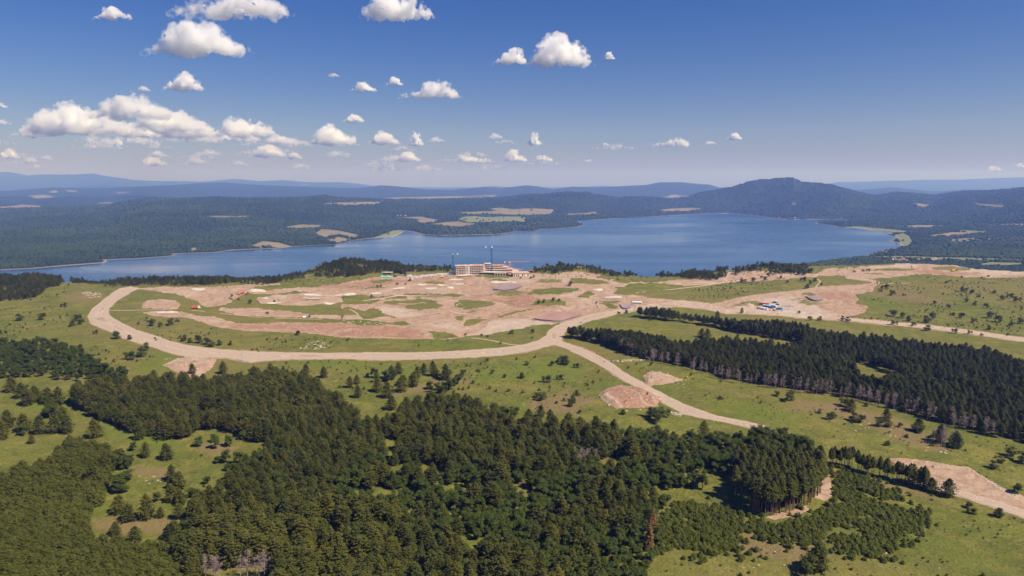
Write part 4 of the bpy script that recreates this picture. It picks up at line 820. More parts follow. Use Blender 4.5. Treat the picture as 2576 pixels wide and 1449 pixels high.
#PART3
# ------------------------------------------------------------ built things
mCon = plain('raw concrete', (.62, .51, .44), .85, .14, .3, .1); mCon2 = plain('shaded grey concrete', (.36, .31, .29), .9, .2, .3, .1)  # mCon2: darker copy, puts shade on inner walls and end columns; also grey beams
mWhite = plain('white paint', (.80, .79, .77), .5, .05, .3); mBlue = plain('blue paint', (.04, .16, .42), .45, .1, .3); mRedP = plain('red paint', (.62, .12, .07), .5, .12, .3)
mYel = plain('yellow paint', (.80, .44, .05), .5, .1, .5); mOr = plain('orange paint', (.75, .20, .05), .5, .1, .5); mTeal = plain('teal sheet', (.08, .55, .48), .6, .12, .4)
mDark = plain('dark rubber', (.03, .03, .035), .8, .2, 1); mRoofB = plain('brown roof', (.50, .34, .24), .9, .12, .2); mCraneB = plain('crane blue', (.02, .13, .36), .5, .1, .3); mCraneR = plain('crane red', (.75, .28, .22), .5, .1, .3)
mGlass = plain('dark window', (.03, .04, .055), .2, .1, 1, .5); mTile = plain('terracotta tiles', (.40, .22, .15), .85, .2, .5); mWall = plain('rendered wall', (.68, .62, .55), .85, .08, .3); mGal = plain('grey steel', (.42, .43, .45), .45, .1, .5)
mTarp = plain('black tarpaulin', (.025, .028, .04), .6, .3, .4); mStone = plain('pale stone', (.40, .34, .26), .95, .25, .4, .1); mPink = plain('formwork red', (.62, .27, .18), .8, .15, .5)
def at(name, X, Y, label, cat, rz=0, group=None, sc=1, sink=.05):
    g_ = ground(X, Y); e = empty(name, (g_.x, g_.y, float(GZI(g_.x, g_.y)) - sink), rz, sc); return tag(e, label, cat, group)
# hotel shell
h_ = at('hotel_shell', 1147, 691, 'unfinished five storey concrete frame building beside the left blue crane', 'building', R(13), sink=.6)
Lx, Dy, fh = 52.0, 15.0, 3.1
for i in range(6):
    MB().box(-.3, Lx, .12, Dy, .4 + i * fh, .4 + i * fh + .45).box(-.3, Lx, -.9, .11, .4 + i * fh - .1, .4 + i * fh + .55).build('floor_slab', mCon, h_)
xs = [0, 3.6, 9, 13.6, 17, 20.5, 22.5, 26.5, 31, 35, 39, 44, 48, 51.4]
for j, x in enumerate(xs):
    MB().box(x, x + (.75 if j not in (4, 5, 6) else 1.6), -1.05, -.92, .0, 16.7).build('column', mCon, h_)
for i in range(5):
    MB().box(.1, .5, 2 + 0, 2.5, .86 + i * fh, .4 + (i + 1) * fh - .01).box(.1, .5, 8, 8.5, .86 + i * fh, .4 + (i + 1) * fh - .01).box(.1, .5, 14, 14.5, .86 + i * fh, .4 + (i + 1) * fh - .01).build('end_column', mCon2, h_)  # end columns take the darker concrete, shade of that end put into colour
    MB().box(1, Lx - 1, 7, 7.3, .86 + i * fh, .4 + (i + 1) * fh - .01).build('inner_wall', mCon2, h_)  # inner wall coloured darker to deepen the shade behind the frame
for k, (x, f_, c) in enumerate(((1.0, 0, mYel), (4.6, 1, mYel), (1.0, 2, mYel), (8.3, 3, mYel), (4.6, 4, mYel), (14.6, 0, mBlue), (14.6, 1, mBlue), (15, 3, mBlue), (27.4, 0, mBlue), (27.4, 1, mBlue), (27.4, 3, mBlue), (19, 1, mPink), (23.5, 3, mYel), (32, 2, mPink), (19, 2, mPink))):
    MB().box(x + .1, x + 1.2, .2, .5, .86 + f_ * fh, .4 + (f_ + 1) * fh - .6).build('stored_panel', c, h_)
for x0, x1 in ((2, 3.2), (9, 15), (22, 24), (33, 40), (41, 43), (47, 50)): MB().box(x0, x1, 2, 7, 16.36, 17.0 + (x1 - x0) * .12).build('roof_formwork', mRoofB if x0 < 30 else mPink, h_)
w_ = at('stepped_wing', 1222, 689, 'stepped concrete wing with red formwork and rebar beside the tall frame', 'building', R(8), sink=.6)
for i, (x0, x1, y0, z) in enumerate(((0, 60, -2, 3.4), (-3, 50, 4, 6.8), (-2, 42, 8, 10.2), (-1, 34, 12, 13.2), (-1, 12, 12, 16.4))):
    MB().box(x0, x1, y0, 26, z, z + .5).build('floor_slab', mCon, w_)
    m = MB()
    for x in np.arange(x0 + .2, x1 - .6, 4.6): m.box(x, x + .6, y0 + .4, y0 + 1, z - 3.0, z - .01)
    m.build('column_row', mCon, w_); MB().box(x0 + .5, x1 - .5, y0 + 6, y0 + 6.3, z - 3.0, z - .02).build('inner_wall', mCon2, w_)
m = MB()
for i in range(60): a = rnd.uniform(2, 50); m.bar((a, rnd.uniform(8, 24), 10.6), (a + rnd.uniform(-.2, .2), rnd.uniform(8, 24), rnd.uniform(13.2, 15.6)), .07)
m.build('rebar', mPink, w_)
for x in (16, 20, 24.5, 28.5, 32): MB().box(x, x + 3.2, 12.2, 12.7, 13.72, 15.4 + .3 * math.sin(x)).build('formwork_panel', mPink, w_)
for i in range(9): MB().bar((34 + i * 3, 5 + i % 3, 7.5 - .3 * i), (44 + i * 3, 8, 10.4 - .6 * i), .35).build('timber_beam', mRoofB, w_)
pv = at('entrance_pavilion', 1209, 689.5, 'low pavilion with broad pale flat roof in front of the stepped wing', 'building', R(-4))
MB().poly([(0, -6), (26, -7), (30, 12), (2, 13)], 4.0, 4.6).build('roof', mCon, pv)
MB().box(2.5, 25, 1, 1.4, 0, 3.99).box(24, 24.4, -4, 8, 0, 3.99).build('wall', mCon2, pv)
for x in (1.5, 9, 17, 24.8): MB().box(x, x + .6, -5, -4.4, 0, 3.99).build('column', mCon, pv)
pa = at('arcade_building', 1244, 693, 'low arcade with dark openings between the pavilion and the white hall', 'building', R(5))
MB().poly([(0, 0), (24, 0), (27, 16), (2, 16)], 4.4, 5.0).build('roof', mRoofB, pa)
MB().box(.3, 23.7, 5, 5.3, 0, 4.39).build('inner_wall', mDark, pa)  # wall coloured near black, painted shade behind the arcade piers
for x in (.2, 4.6, 9.2, 14, 18.4, 22.9): MB().box(x, x + 1.1, .1, .7, 0, 4.39).build('pier', mWall, pa)
MB().box(.2, 24, .15, .65, 3.5, 4.38).build('lintel', mWall, pa)
hl = at('white_hall', 1291, 697, 'low white hall with tall dark openings and brown flat roof at the right end', 'building', R(6))
MB().poly([(-1, -.6), (29, -.6), (27, 25), (-6, 25)], 6.0, 6.6).build('roof', mRoofB, hl)
MB().box(0, 28, 0, 20, 0, 5.99).build('wall', mWall, hl)
for x, z0, z1 in ((1.2, .4, 5), (5.2, .4, 4.6), (8.4, .6, 4.4), (15, .2, 4.8), (18, 3, 5), (18, .4, 2), (24.5, 1, 5.2)): MB().box(x, x + 1.7, -.06, .3, z0, z1).build('opening', mGlass, hl)
MB().box(-.06, .3, 3, 5, .4, 5).box(-.06, .3, 9, 11, .4, 5).build('opening', mGlass, hl)
def crane(X, Y, Ht, jib, cj, ang, mm, lab):
    c = at('tower_crane', X, Y, lab, 'crane', ang); s_ = 1.0
    m = MB()
    for a, b in ((-s_, -s_), (s_, -s_), (s_, s_), (-s_, s_)): m.bar((a, b, 0), (a, b, Ht), .30)
    z = 0; k = 0
    while z < Ht - 3:
        q = [(-s_, -s_), (s_, -s_), (s_, s_), (-s_, s_)]
        for i in range(4):
            a, b = q[i], q[(i + 1) % 4]; m.bar((*a, z), (*b, z + 3), .15); m.bar((*a, z), (*b, z), .12)
        z += 3
    m.build('mast', mm, c)
    m = MB(); n = int(jib / 2.6)
    for i in range(n):
        x0, x1 = 1 + i * jib / n, 1 + (i + 1) * jib / n
        m.bar((x0, -.6, Ht + .6), (x1, -.6, Ht + .6), .16); m.bar((x0, .6, Ht + .6), (x1, .6, Ht + .6), .16); m.bar((x0, 0, Ht + 1.9), (x1, 0, Ht + 1.9), .16)
        m.bar((x0, -.6, Ht + .6), ((x0 + x1) / 2, 0, Ht + 1.9), .1); m.bar(((x0 + x1) / 2, 0, Ht + 1.9), (x1, .6, Ht + .6), .1)
    m.build('jib', mm, c)
    MB().bar((-cj, -.6, Ht + .7), (0, -.6, Ht + .7), .2).bar((-cj, .6, Ht + .7), (0, .6, Ht + .7), .2).bar((-cj, 0, Ht + 1.4), (0, 0, Ht + 3), .1).build('counter_jib', mm, c)
    MB().box(-cj - .2, -cj + 1.6, -.8, .8, Ht - .8, Ht + 1.2).build('counterweight', mWhite, c)
    cb_ = MB().box(-.9, 1.6, -2.2, -1.1, Ht - .9, Ht + 1.4).build('cab', mWhite, c); MB().box(.4, 1.66, -2.26, -1.06, Ht + .1, Ht + 1.0).build('cab_window', mGlass, cb_)
    MB().box(-1.2, 1.2, -1.2, 1.2, Ht - .2, Ht + .5).build('turntable', mWhite, c)
    MB().bar((jib * .6, 0, Ht + .4), (jib * .6, 0, Ht - 9), .05).box(jib * .6 - .3, jib * .6 + .3, -.3, .3, Ht - 10, Ht - 9).build('hook', mDark, c)
crane(1140.6, 692, 37, 30, 8.5, R(197), mCraneB, 'left blue tower crane beside the concrete frame end wall')
crane(1237, 688, 47, 44, 11, R(14), mCraneB, 'tallest blue tower crane rising behind the stepped wing')
crane(1282, 690, 21, 34, 9, R(3), mCraneR, 'short pale red tower crane behind the white hall')
# camp
tc = at('covered_heap', 972, 697, 'long heap under bright teal sheeting at the camp', 'tarpaulin', R(2))
m = MB(); V = []; Fc = []
for i in range(11):
    for j in range(5):
        V.append((i * 2.2 - 11, j * 1.6, (1 - abs(j - 2) / 2) ** .6 * (1.6 + 1.1 * math.sin(i * 1.3) + .5 * math.sin(i * 3.1)) * (0 if i in (0, 10) else 1) + .05))
for i in range(10):
    for j in range(4): Fc.append((i * 5 + j, i * 5 + 5 + j, i * 5 + 6 + j, i * 5 + 1 + j))
mobj('sheet', soup('sheet', V, Fc, [mTeal]), None, tc); MB().box(-11, 11, 1.2, 4.8, .02, .9).build('stacked_boards', mWall, tc)
bt = at('camp_shed', 974, 690, 'open shed with pale flat roof behind the teal heap', 'shed')
MB().poly([(-8, -3), (8, -3), (10, 5), (-6, 5)], 3.3, 3.7).build('roof', mCon, bt); MB().box(-7, 8, 3, 3.3, 0, 3.29).build('back_wall', mRedP, bt)
for x in (-7.5, 0, 7.3): MB().box(x, x + .3, -2.8, -2.5, 0, 3.29).build('post', mGal, bt)
def trailer(X, Y, lab, L=8.0):
    e = at('site_trailer', X, Y, lab, 'trailer', R(rnd.uniform(-5, 5)), 'white trailers at the building camp'); MB().box(-L / 2, L / 2, -1.4, 1.4, .5, 3.2).build('body', mWhite, e)
    MB().box(-L / 2 - .15, L / 2 + .15, -1.55, 1.55, 3.21, 3.35).build('roof', mWhite, e)
    for x in (-L * .3, .2, L * .3): MB().box(x - .5, x + .5, -1.44, -1.3, 1.6, 2.5).build('window', mGlass, e)
    MB().box(-L * .12, L * -.02, -1.45, -1.3, .6, 2.4).build('door', mGal, e)
    for s in (-1, 1): MB().box(s * L * .3 - .4, s * L * .3 + .4, -1.1, 1.1, 0, .49).build('support', mDark, e)
for i in range(8): trailer(1030 + i * 12.5, 697.5 - i * .75, 'white trailer %s of the camp row' % ('at the left end' if i == 0 else 'at the right end' if i == 7 else 'in the middle'))
def car(X, Y, c, rz, lab, group=None, cat='car', big=1, parts=True):
    e = at('parked_car' if cat == 'car' else cat, X, Y, lab, cat, rz, group); b = big
    V = [(-2.1,-.85,.35),(2.1,-.85,.35),(2.1,.85,.35),(-2.1,.85,.35),(-2.1,-.85,.95),(2.1,-.85,.85),(2.1,.85,.85),(-2.1,.85,.95)]
    mobj('body', soup('body', [tuple(q * b for q in v) for v in V], [(0,3,2,1),(4,5,6,7),(0,1,5,4),(1,2,6,5),(2,3,7,6),(3,0,4,7)], [c]), None, e)
    V = [(-1.7,-.8,.9),(1.0,-.8,.9),(1.0,.8,.9),(-1.7,.8,.9),(-1.3,-.65,1.45),(.3,-.65,1.45),(.3,.65,1.45),(-1.3,.65,1.45)]
    cb_ = mobj('cabin', soup('cabin', [tuple(q * b for q in v) for v in V], [(0,1,5,4),(1,2,6,5),(2,3,7,6),(3,0,4,7)], [mGlass]), None, e)
    MB().box(-1.32 * b, .32 * b, -.67 * b, .67 * b, 1.45 * b, 1.5 * b).build('cabin_roof', c, cb_)
    for x in (-1.3, 1.3):
        for y in (-.86, .66): MB().bar((x * b, y * b, .33 * b), (x * b, (y + .2) * b, .33 * b), .33 * b, n=10).build('wheel', mDark, e)
    return e
cols = [mWhite, mGal, mYel, mWhite, mBlue, mGlass, mWhite, mGal]
for i in range(22):
    X = 995 + i * 6.1 + rnd.uniform(-1, 1); car(X, 692.5 - (X - 995) * .035 + (1.5 if i % 3 else 0), cols[i % 8], R(rnd.uniform(75, 100)), 'small car in the long parked row behind the white trailers', 'cars parked at the camp')
car(1463, 812.5, mGal, R(35), 'silver car driving on the wide pale road below the brown pond')
car(1445, 737.5, mWhite, R(10), 'white van parked alone right of the grey pond', None, 'van', 1.5)
car(1093, 704, mWhite, R(5), 'white van parked below the right end of the trailer row', None, 'van', 1.4)
bc = at('blue_cabin', 1127, 691.5, 'blue site cabin left of the left blue crane', 'cabin'); MB().box(-4, 4, -1.3, 1.3, .1, 2.9).build('body', mBlue, bc); MB().box(-1.5, 1.5, -1.36, -1.2, 1.1, 2.3).build('window', mWhite, bc); MB().box(-4.1, 4.1, -1.4, 1.4, 2.91, 3.05).build('roof', mGal, bc)
def digger(X, Y, c, rz, lab, s=1.2):
    e = at('excavator', X, Y, lab, 'excavator', rz, None, s)
    for y in (-1.5, .9): MB().box(-2, 2, y, y + .6, 0, .9).build('track', mDark, e)
    MB().box(-2.3, 1.3, -1.3, 1.3, .95, 2.1).build('body', c, e); cb_ = MB().box(.2, 1.6, .2, 1.4, 1.2, 3.1).build('cab', c, e); MB().box(.4, 1.66, .3, 1.46, 2.0, 2.9).build('cab_window', mGlass, cb_)
    MB().bar((1, -.2, 1.8), (4.2, -.2, 4.6), .3).build('boom', c, e); MB().bar((4.2, -.2, 4.6), (6.2, -.2, 2.0), .22).build('arm', c, e); MB().box(5.6, 6.9, -.8, .4, .9, 2.0).build('bucket', mDark, e)
digger(2397, 683, mYel, R(20), 'yellow excavator on the red earth at the upper right', 1.35)
digger(610, 737, mRedP, R(10), 'red excavator left of the upper white sand patches', 1.2); digger(602, 740, mRedP, R(160), 'red excavator with dark bucket in front of another red one', .9)
digger(1336, 684, mOr, R(-10), 'orange excavator behind the white hall', 1.2); digger(1947, 781, mOr, R(170), 'orange excavator beside the blue containers', .8)
digger(1112, 699, mYel, R(15), 'yellow excavator below the camp trailers', 1.2); digger(752, 799, mYel, R(5), 'small yellow excavator on the long bare strip', .8)
def truck(X, Y, c, c2, rz, lab, s=1):
    e = at('dump_truck', X, Y, lab, 'truck', rz, None, s); cb_ = MB().box(2.2, 4, -1.2, 1.2, .7, 3).build('cab', c2, e); MB().box(3.4, 4.06, -1.0, 1.0, 1.9, 2.8).build('windscreen', mGlass, cb_)
    MB().poly([(-4, -1.25), (2, -1.25), (2, 1.25), (-4, 1.25)], 1.1, 2.9).build('bed', c, e); MB().box(-4, 3.8, -.7, .7, .6, 1.05).build('chassis', mDark, e)
    for x in (-3, -1.7, 3):
        for y in (-1.3, .95): MB().bar((x, y, .5), (x, y + .35, .5), .5, n=10).build('wheel', mDark, e)
truck(493, 777, mRedP, mWhite, R(8), 'red tipper truck by the narrow track at the left', 1.3); truck(766, 799.5, mWhite, mBlue, R(60), 'white tipper truck with blue cab on the long bare strip', .8)
sh = at('storage_shed', 1603, 764.5, 'plain white shed beside the small mauve pond', 'shed', R(-12)); MB().box(-6, 6, -3, 3, 0, 3).build('wall', mWall, sh)
MB().poly([(-6.4, -3.4), (6.4, -3.4), (6.4, 3.4), (-6.4, 3.4)], 3.01, 3.3).build('roof', mWhite, sh)
for x in (-4.5, -1.5, 1.5, 4.5): MB().box(x - .35, x + .35, -3.06, -2.9, .9, 2.1).build('window', mGlass, sh)
# container yard
def container(X, Y, c, rz, lab, L=12.):
    e = at('shipping_container', X, Y, lab, 'container', rz); b = MB().box(-1.25, 1.25, 0, L, .15, 2.75)
    b.build('body', c, e); m = MB()
    for i in range(int(L / .6)): m.box(-1.31, -1.26, i * .6 + .1, i * .6 + .35, .3, 2.6); m.box(1.26, 1.31, i * .6 + .1, i * .6 + .35, .3, 2.6)
    m.build('ribs', c, e); MB().box(-1.2, -.03, -.06, -.01, .25, 2.65).build('door', c, e); MB().box(.03, 1.2, -.06, -.01, .25, 2.65).build('door', c, e)
    for x in (-.7, -.3, .3, .7): MB().bar((x, -.1, .3), (x, -.1, 2.6), .04).build('lock_bar', mGal, e)
container(1924.5, 779, mWhite, R(28), 'leftmost white container of the yard'); container(1930.5, 779.5, mWhite, R(28), 'white container second from the left in the yard'); container(1938, 774, mWhite, R(28), 'white container standing behind the two front white ones')
container(1934, 768.5, mRedP, R(62), 'long red container at the back of the yard'); container(1944.5, 775.5, mBlue, R(35), 'blue container between two white ones'); container(1949.5, 774.5, mBlue, R(35), 'blue container hard against another blue one')
container(1953, 774.5, mWhite, R(30), 'rightmost white container of the yard'); container(1967.5, 778.5, mBlue, R(88), 'blue container lying side on at the right end of the group', 7)
for i in range(6):
    e = at('site_fence', 1976 + i * 9.4, 784.2 + i * .9, 'white sheet fence panel in the row along the yard track', 'fence', R(-7), 'white fence panels of the yard'); MB().box(-2.2, 2.2, -.05, .05, .1, 2.2).build('panel', mWhite, e)
    for s in (-1, 1): MB().box(s * 2.26 - .05, s * 2.26 + .05, -.08, .08, 0, 2.4).build('post', mGal, e)
gb = at('guard_booth', 1968, 783, 'small white booth left of the fence panels', 'booth'); MB().box(-1.1, 1.1, -1.1, 1.1, 0, 2.5).build('wall', mWhite, gb); MB().box(-1.3, 1.3, -1.3, 1.3, 2.51, 2.7).build('roof', mGal, gb); MB().box(-.6, .6, -1.16, -1.0, 1.1, 2).build('window', mGlass, gb)
def heap(name, X, Y, wd, dp, ht, m, lab, cat, seed):
    r2 = random.Random(seed); V = []; Fc = []; n = 16
    for i in range(5):
        q = 1 - i / 4.3
        for k in range(n):
            a = 6.283 * k / n; w2 = 1 + r2.uniform(-.18, .18); V.append((math.cos(a) * wd / 2 * q * w2, math.sin(a) * dp / 2 * q * w2, ht * (1 - q) ** .8 * r2.uniform(.85, 1.1) - .1))
    for i in range(4):
        for k in range(n): Fc.append((i * n + k, i * n + (k + 1) % n, (i + 1) * n + (k + 1) % n, (i + 1) * n + k))
    Fc.append(tuple(range(4 * n, 5 * n))); g_ = ground(X, Y); o = mobj(name, soup(name, V, Fc, [m], smooth=True)); o.location = (g_.x, g_.y, float(GZI(g_.x, g_.y))); return tag(o, lab, cat)
heap('covered_pile', 1949, 762, 8, 9, 2.2, mTarp, 'black sheeted pile behind the yard containers', 'pile', 1); heap('covered_pile', 1956, 766, 6, 7, 1.8, mTarp, 'smaller black sheeted pile in front of another at the yard', 'pile', 2)
heap('steel_pile', 1952, 756, 9, 5, 1.4, mGal, 'low pile of dark steel at the back of the yard', 'pile', 3); heap('gravel_heap', 1884, 768, 14, 22, 3.2, mRoad2, 'tan gravel heap left of the yard containers', 'heap', 4)
for i, (X, Y, a) in enumerate(((1978, 768, 5), (1985, 770, -8), (1992, 767, 30), (1980, 772, 2), (1984, 780.5, 12))):
    e = at('timber_stack', X, Y, 'stack of grey beams lying right of the yard containers', 'timber', R(a), 'beam stacks in the yard'); m = MB()
    for k in range(7): m.box(-5, 5, -1.4 + k * .4, -1.1 + k * .4, .1 + (k % 2) * .3, .4 + (k % 2) * .3)
    m.build('beams', mCon2 if i % 2 else mGal, e); MB().box(-3, -2.7, -1.5, 1.5, 0, .1).box(2.7, 3, -1.5, 1.5, 0, .1).build('bearers', mDark, e)
pl_ = at('lattice_mast', 611, 908, 'slim pale lattice mast below the wide road', 'mast'); m = MB()
for a, b in ((-1, -1), (1, -1), (1, 1), (-1, 1)): m.bar((a * .9, b * .9, 0), (a * .2, b * .2, 11), .08)
for z in range(0, 10, 2):
    w2 = .9 - z * .064
    for a, b in (((-1, -1), (1, -1)), ((1, -1), (1, 1)), ((1, 1), (-1, 1)), ((-1, 1), (-1, -1))): m.bar((a[0] * w2, a[1] * w2, z), (b[0] * w2 * .86, b[1] * w2 * .86, z + 2), .05)
m.build('mast_frame', mGal, pl_); MB().bar((-1.6, 0, 10), (1.6, 0, 10), .08).build('crossarm', mGal, pl_)
# village houses on the low ground by the lake
for i, (X, Y) in enumerate(HS):
    x, y, z = hground(X, Y); e = empty('village_house', (x, y, z - .5), rnd.uniform(0, 3), rnd.uniform(.7, 1.0))
    where = 'in the clustered village on the right shore' if 2390 < X < 2520 else 'by the meadow strip near the right shore' if X > 2200 else 'on the far shore below the mountain' if X > 1800 else 'on the far wooded shore left of the fields'
    tag(e, 'tiny pale house ' + where, 'house', 'tiny far houses round the lake')
    MB().box(-6, 6, -4.5, 4.5, 0, 5.5).build('wall', mWall, e)
    mobj('roof', soup('roof', [(-6.6,-5.2,5.3),(6.6,-5.2,5.3),(6.6,5.2,5.3),(-6.6,5.2,5.3),(-6.6,0,9),(6.6,0,9)], [(0,1,5,4),(2,3,4,5),(0,4,3),(1,2,5),(0,3,2,1)], [mTile]), None, e)
# pale stones
r_ = np.random.RandomState(9); P = []
for poly, n in (([(780,862),(800,858),(832,862),(820,876),(790,880),(750,878)], 70), ([(1540,906),(1600,904),(1655,904),(1650,907),(1600,908),(1545,911)], 90), ([(205,735),(250,733),(255,748),(215,750)], 80), ([(1682,1032),(1720,1040),(1715,1050),(1690,1044)], 40), ([(1510,970),(1680,1000),(1640,1040),(1530,1030)], 60),
                ([(1620,930),(1735,945),(1725,968),(1620,972)], 50), ([(1800,1300),(2300,1330),(2200,1440),(1750,1440)], 22), ([(350,1195),(440,1200),(430,1225),(360,1222)], 12), ([(2100,1040),(2400,1120),(2450,1200),(2300,1130),(2130,1080)], 25), ([(410,900),(540,905),(500,950),(440,945)], 60),
                ([(2430,1175),(2500,1215),(2576,1255),(2500,1225)], 60), ([(859,806),(980,812),(970,818),(860,815)], 40), ([(1130,765),(1160,760),(1170,775),(1140,776)], 25), ([(0,790),(240,790),(300,870),(0,860)], 14)):
    A = np.array(poly); k = 0
    while k < n:
        X, Y = r_.uniform(A[:, 0].min(), A[:, 0].max()), r_.uniform(A[:, 1].min(), A[:, 1].max())
        if inside(np.array([X]), np.array([Y]), poly)[0]: g_ = ground(X, Y); P.append((g_.x, g_.y, float(GZI(g_.x, g_.y)))); k += 1
P = np.array(P); n = len(P); sz = r_.uniform(.25, 1.0, n) * np.interp(P[:, 1], [300, 1200], [.7, 1.5])
V = IV[None] * np.stack([sz * 1.3, sz, sz * .7], -1)[:, None, :] * r_.uniform(.7, 1.3, (n, 12, 1)) + P[:, None, :]; Fa = (IF[None] + (np.arange(n) * 12)[:, None, None]).reshape(-1, 3)
tag(mobj('rubble', soup('rubble', V.reshape(-1, 3).tolist(), Fa.tolist(), [mStone])), 'pale stones strewn over the slopes and mounds', 'stones', None, 'stuff')
# ------------------------------------------------------------ haze and clouds
def volmat(n, dens, col, an=0.):
    m = bpy.data.materials.new(n); m.use_nodes = True; t = m.node_tree; t.nodes.clear(); o = t.nodes.new('ShaderNodeOutputMaterial'); v = t.nodes.new('ShaderNodeVolumePrincipled')
    v.inputs['Density'].default_value = dens; v.inputs['Color'].default_value = (*col, 1); v.inputs['Anisotropy'].default_value = an; v.inputs['Absorption Color'].default_value = (1, 1, 1, 1); t.links.new(v.outputs[0], o.inputs['Volume']); return m
def cloudmat(W, Hh, dens):
    m = volmat('cloud', dens / W, (.995, .988, .992), .15); t = m.node_tree; v = next(n for n in t.nodes if n.type == 'PRINCIPLED_VOLUME')
    tc = t.nodes.new('ShaderNodeTexCoord'); mp = t.nodes.new('ShaderNodeMapping'); t.links.new(tc.outputs['Object'], mp.inputs[0]); mp.inputs['Scale'].default_value = (1.8 / W, 3.0 / W, .8 / Hh)
    ln = t.nodes.new('ShaderNodeVectorMath'); ln.operation = 'LENGTH'; t.links.new(mp.outputs[0], ln.inputs[0])
    nz = t.nodes.new('ShaderNodeTexNoise'); nz.inputs['Scale'].default_value = 9 / W; nz.inputs['Detail'].default_value = 5; nz.inputs['Roughness'].default_value = .62; t.links.new(tc.outputs['Object'], nz.inputs['Vector'])
    a = t.nodes.new('ShaderNodeMath'); a.operation = 'MULTIPLY_ADD'; t.links.new(ln.outputs['Value'], a.inputs[0]); a.inputs[1].default_value = -.26; t.links.new(nz.outputs['Fac'], a.inputs[2])
    r = t.nodes.new('ShaderNodeMapRange'); t.links.new(a.outputs[0], r.inputs[0]); r.inputs[1].default_value = .25; r.inputs[2].default_value = .43; r.inputs[3].default_value = 0; r.inputs[4].default_value = dens / W
    t.links.new(r.outputs[0], v.inputs['Density']); return m
hz = MB().box(-45000, 45000, -3000, 42000, -250, 720).build('haze', volmat('haze air', 7.6e-5, (.20, .34, 1.0), .1)); tag(hz, kind='stuff')
def cloud(X, Y, wd, ht, seed, label, group=None, lobes=None, dens=14):
    r_ = random.Random(seed); Yb = Y + ht / 2; yd = min((2300 - CAMH) * F / max(YH - Yb, 18), 66000); t_, s_ = ray(X, Yb)
    zb = CAMH + s_ * yd; k = yd / F; W = wd * k; Hh = ht * k
    bm = bmesh.new(); n = int(34 + wd * .4)
    if lobes is None: lobes = [(r_.uniform(-.45, .45), r_.uniform(.5, 1)) for _ in range(3)] 
    def prof(t):
        return max([h_ * max(0, 1 - abs((t - c_) / .8) ** 2.4) for c_, h_ in lobes] + [.42]) * (1 - abs(t) ** 6)
    for i in range(n):
        t = r_.uniform(-1, 1); p_ = prof(t); rad = max(W * .02, min(Hh * .36 * p_, W * .12)) * r_.uniform(.4, 1.15)
        z = r_.random() ** 1.2 * max(Hh * p_ - rad * 1.6, 0)
        bmesh.ops.create_icosphere(bm, subdivisions=2, radius=rad, matrix=Matrix.Translation((t * (W / 2 - rad), r_.uniform(-.2, .2) * W * p_, z + rad * .6)))
    for v in bm.verts:
        if v.co.z < 0: v.co.z *= .3
    me = bpy.data.meshes.new('cloud'); bm.to_mesh(me); bm.free()
    o = mobj('cloud', me, cloudmat(W, Hh, dens * 1.7)); o.location = (t_ * yd, yd, zb)
    rm = o.modifiers.new('merge', 'REMESH'); rm.mode = 'VOXEL'; rm.voxel_size = W / (150 if wd > 90 else 90)
    for sc, st in ((.20, .10), (.07, .075), (.026, .034)):
        tx = bpy.data.textures.new('billow', 'CLOUDS'); tx.noise_scale = W * sc; tx.noise_depth = 3
        dm = o.modifiers.new('billow', 'DISPLACE'); dm.texture = tx; dm.strength = W * st; dm.texture_coords = 'LOCAL'; dm.mid_level = .55
    return tag(o, label, 'cloud', group)
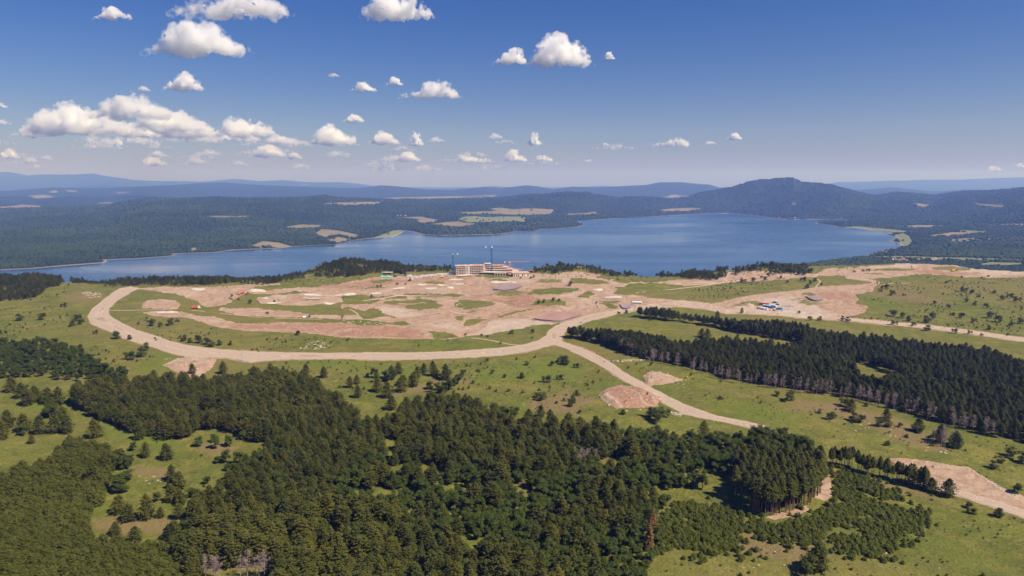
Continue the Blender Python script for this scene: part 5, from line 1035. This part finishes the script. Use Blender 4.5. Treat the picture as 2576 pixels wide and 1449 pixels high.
CL = [(287,30,100,34,'small white cloud near the top left corner of the sky',[(0,.9)]),
 (585,10,300,56,'wide cloud cut by the top edge left of centre',[(-.5,.8),(.3,1)]),
 (500,95,270,82,'large bright cloud with a tall peak and a long right tail',[(0,1),(-.6,.45),(.7,.35)]),
 (463,203,108,46,'compact white cloud below the tall peaked cloud',[(.1,1),(-.6,.5)]),
 (1005,14,190,60,'broad bright cloud at the top edge left of the sky centre',[(-.5,1),(.2,.8)]),
 (915,217,72,24,'small flat cloud left of the long bright streak cloud',[(-.1,1)]),
 (993,203,48,22,'small round cloud above the long bright streak cloud',[(0,1)]),
 (1085,224,160,42,'long bright streak cloud at mid height left of the sky centre',[(.2,1),(-.5,.5)]),
 (890,296,62,22,'little white cloud alone above the low cloud bank',[(.1,1)]),
 (1410,122,170,86,'largest right hand cloud with a bright peaked top',[(-.2,1),(.4,.7),(.9,.5)]),
 (1285,135,88,50,'rounded lobe touching the left side of the peaked cloud',[(.2,1)]),
 (1532,140,36,18,'tiny grey puff right of the peaked cloud',[(0,1)]),
 (838,188,44,10,'faint flat wisp left of the small flat clouds',[(0,1)]),
 (362,222,42,14,'faint wisp left of the compact white cloud',[(0,1)]),
 (160,296,200,80,'bulky cloud at the left end of the long cloud bank',[(-.5,.8),(.3,1)]),
 (330,266,230,66,'domed cloud forming the highest part of the cloud bank',[(0,1),(.5,.6)]),
 (340,325,140,36,'low grey cloud under the dome of the cloud bank',[(0,1),(.5,.8)]),
 (240,306,220,58,'broad middle cloud of the bank left of the dome',[(-.3,1),(.5,.8)]),
 (90,325,130,34,'low cloud under the left end of the bank',[(0,1)]),
 (560,338,210,36,'long low grey cloud under the right end of the bank',[(-.4,1),(.5,.8)]),
 (430,300,190,60,'swelling cloud of the bank right beside the dome',[(-.5,1),(.3,.8)]),
 (700,350,110,26,'ragged low cloud trailing right of the bank',[(0,1),(.6,.6)]),
 (300,350,220,26,'long flat grey cloud beneath the middle of the bank',[(-.5,1),(.4,.9)]),
 (480,312,170,66,'middle cloud of the bank sloping down to the right',[(-.5,1),(.2,.7)]),
 (620,318,160,50,'right end cloud of the long cloud bank',[(-.3,1),(.4,.8)]),
 (842,337,128,50,'heaped cloud right of the long cloud bank',[(-.3,1),(.5,.6)]),
 (966,345,88,34,'low heaped cloud over the hills left of the sky centre',[(0,1)]),
 (1046,346,44,38,'narrow upright cloud beside the low heaped cloud',[(0,1)]),
 (1098,350,54,16,'flat small cloud right of the narrow upright cloud',[(0,1)]),
 (1345,347,40,34,'lone round cloud low over the lake',[(0,1)]),
 (1690,356,104,24,'low flat cloud left of the mountain top',[(.3,1),(-.4,.6)]),
 (1785,358,44,10,'thin small cloud between the low flat cloud and the lone puff',[(0,1)]),
 (1848,341,44,20,'lone small puff above the mountain',[(0,1)]),
 (675,377,108,34,'heaped cloud low over the left hills',[(0,1),(.5,.5)]),
 (740,391,50,18,'small cloud touching the low heaped cloud on the left hills',[(0,1)]),
 (1025,392,80,26,'pale low cloud under the narrow upright cloud',[(0,1)]),
 (1180,398,80,22,'pale low cloud over the far hills at the centre',[(-.4,1),(.5,.8)]),
 (1297,389,70,36,'rounded low cloud above the far ridge at the centre',[(-.2,1)]),
 (1365,396,64,18,'flat low cloud right of the rounded low cloud',[(0,1)]),
 (2500,423,50,15,'small low cloud over the right hand far hills',[(0,1)]),
 (2566,415,34,12,'small low cloud at the right edge of the sky',[(0,1)]),
 (25,385,60,26,'low hazy cloud at the left edge of the sky',[(0,1)]),
 (-5,262,50,18,'cloud scrap cut by the left edge beside the cloud bank',[(0,1)]),
 (8,306,50,14,'lower cloud scrap cut by the left edge',[(0,1)]),
 (250,364,130,18,'flat low cloud under the left end of the cloud bank',[(0,1)]),
 (385,404,90,24,'pale cloud low over the left hills below the bank',[(0,1)]),
 (395,366,90,12,'thin flat cloud under the middle of the bank',[(0,1)]),
 (1480,403,32,8,'tiny flat cloud right of the flat low clouds',[(0,1)]),
 (1523,362,22,8,'tiny puff between the lone round cloud and the low flat cloud',[(0,1)])]
for i, (X, Y, a, b, lab, lb) in enumerate(CL): cloud(X, Y, a * 1.05, b * 1.05, 40 + i, lab, None, lb, 14 if b > 16 else 7)
for i in range(40):   # scattered thin scraps of the low cloud field on the left
    X = nr.uniform(-60, 1250) if i < 37 else nr.uniform(1250, 1560); Y = nr.uniform(338, 428)
    cloud(X, Y, nr.uniform(45, 150), nr.uniform(10, 22), 200 + i, 'thin flat scrap in the hazy low cloud field above the left hills', 'thin low cloud scraps', [(0, 1), (nr.uniform(-.6, .6), .8)], 6)
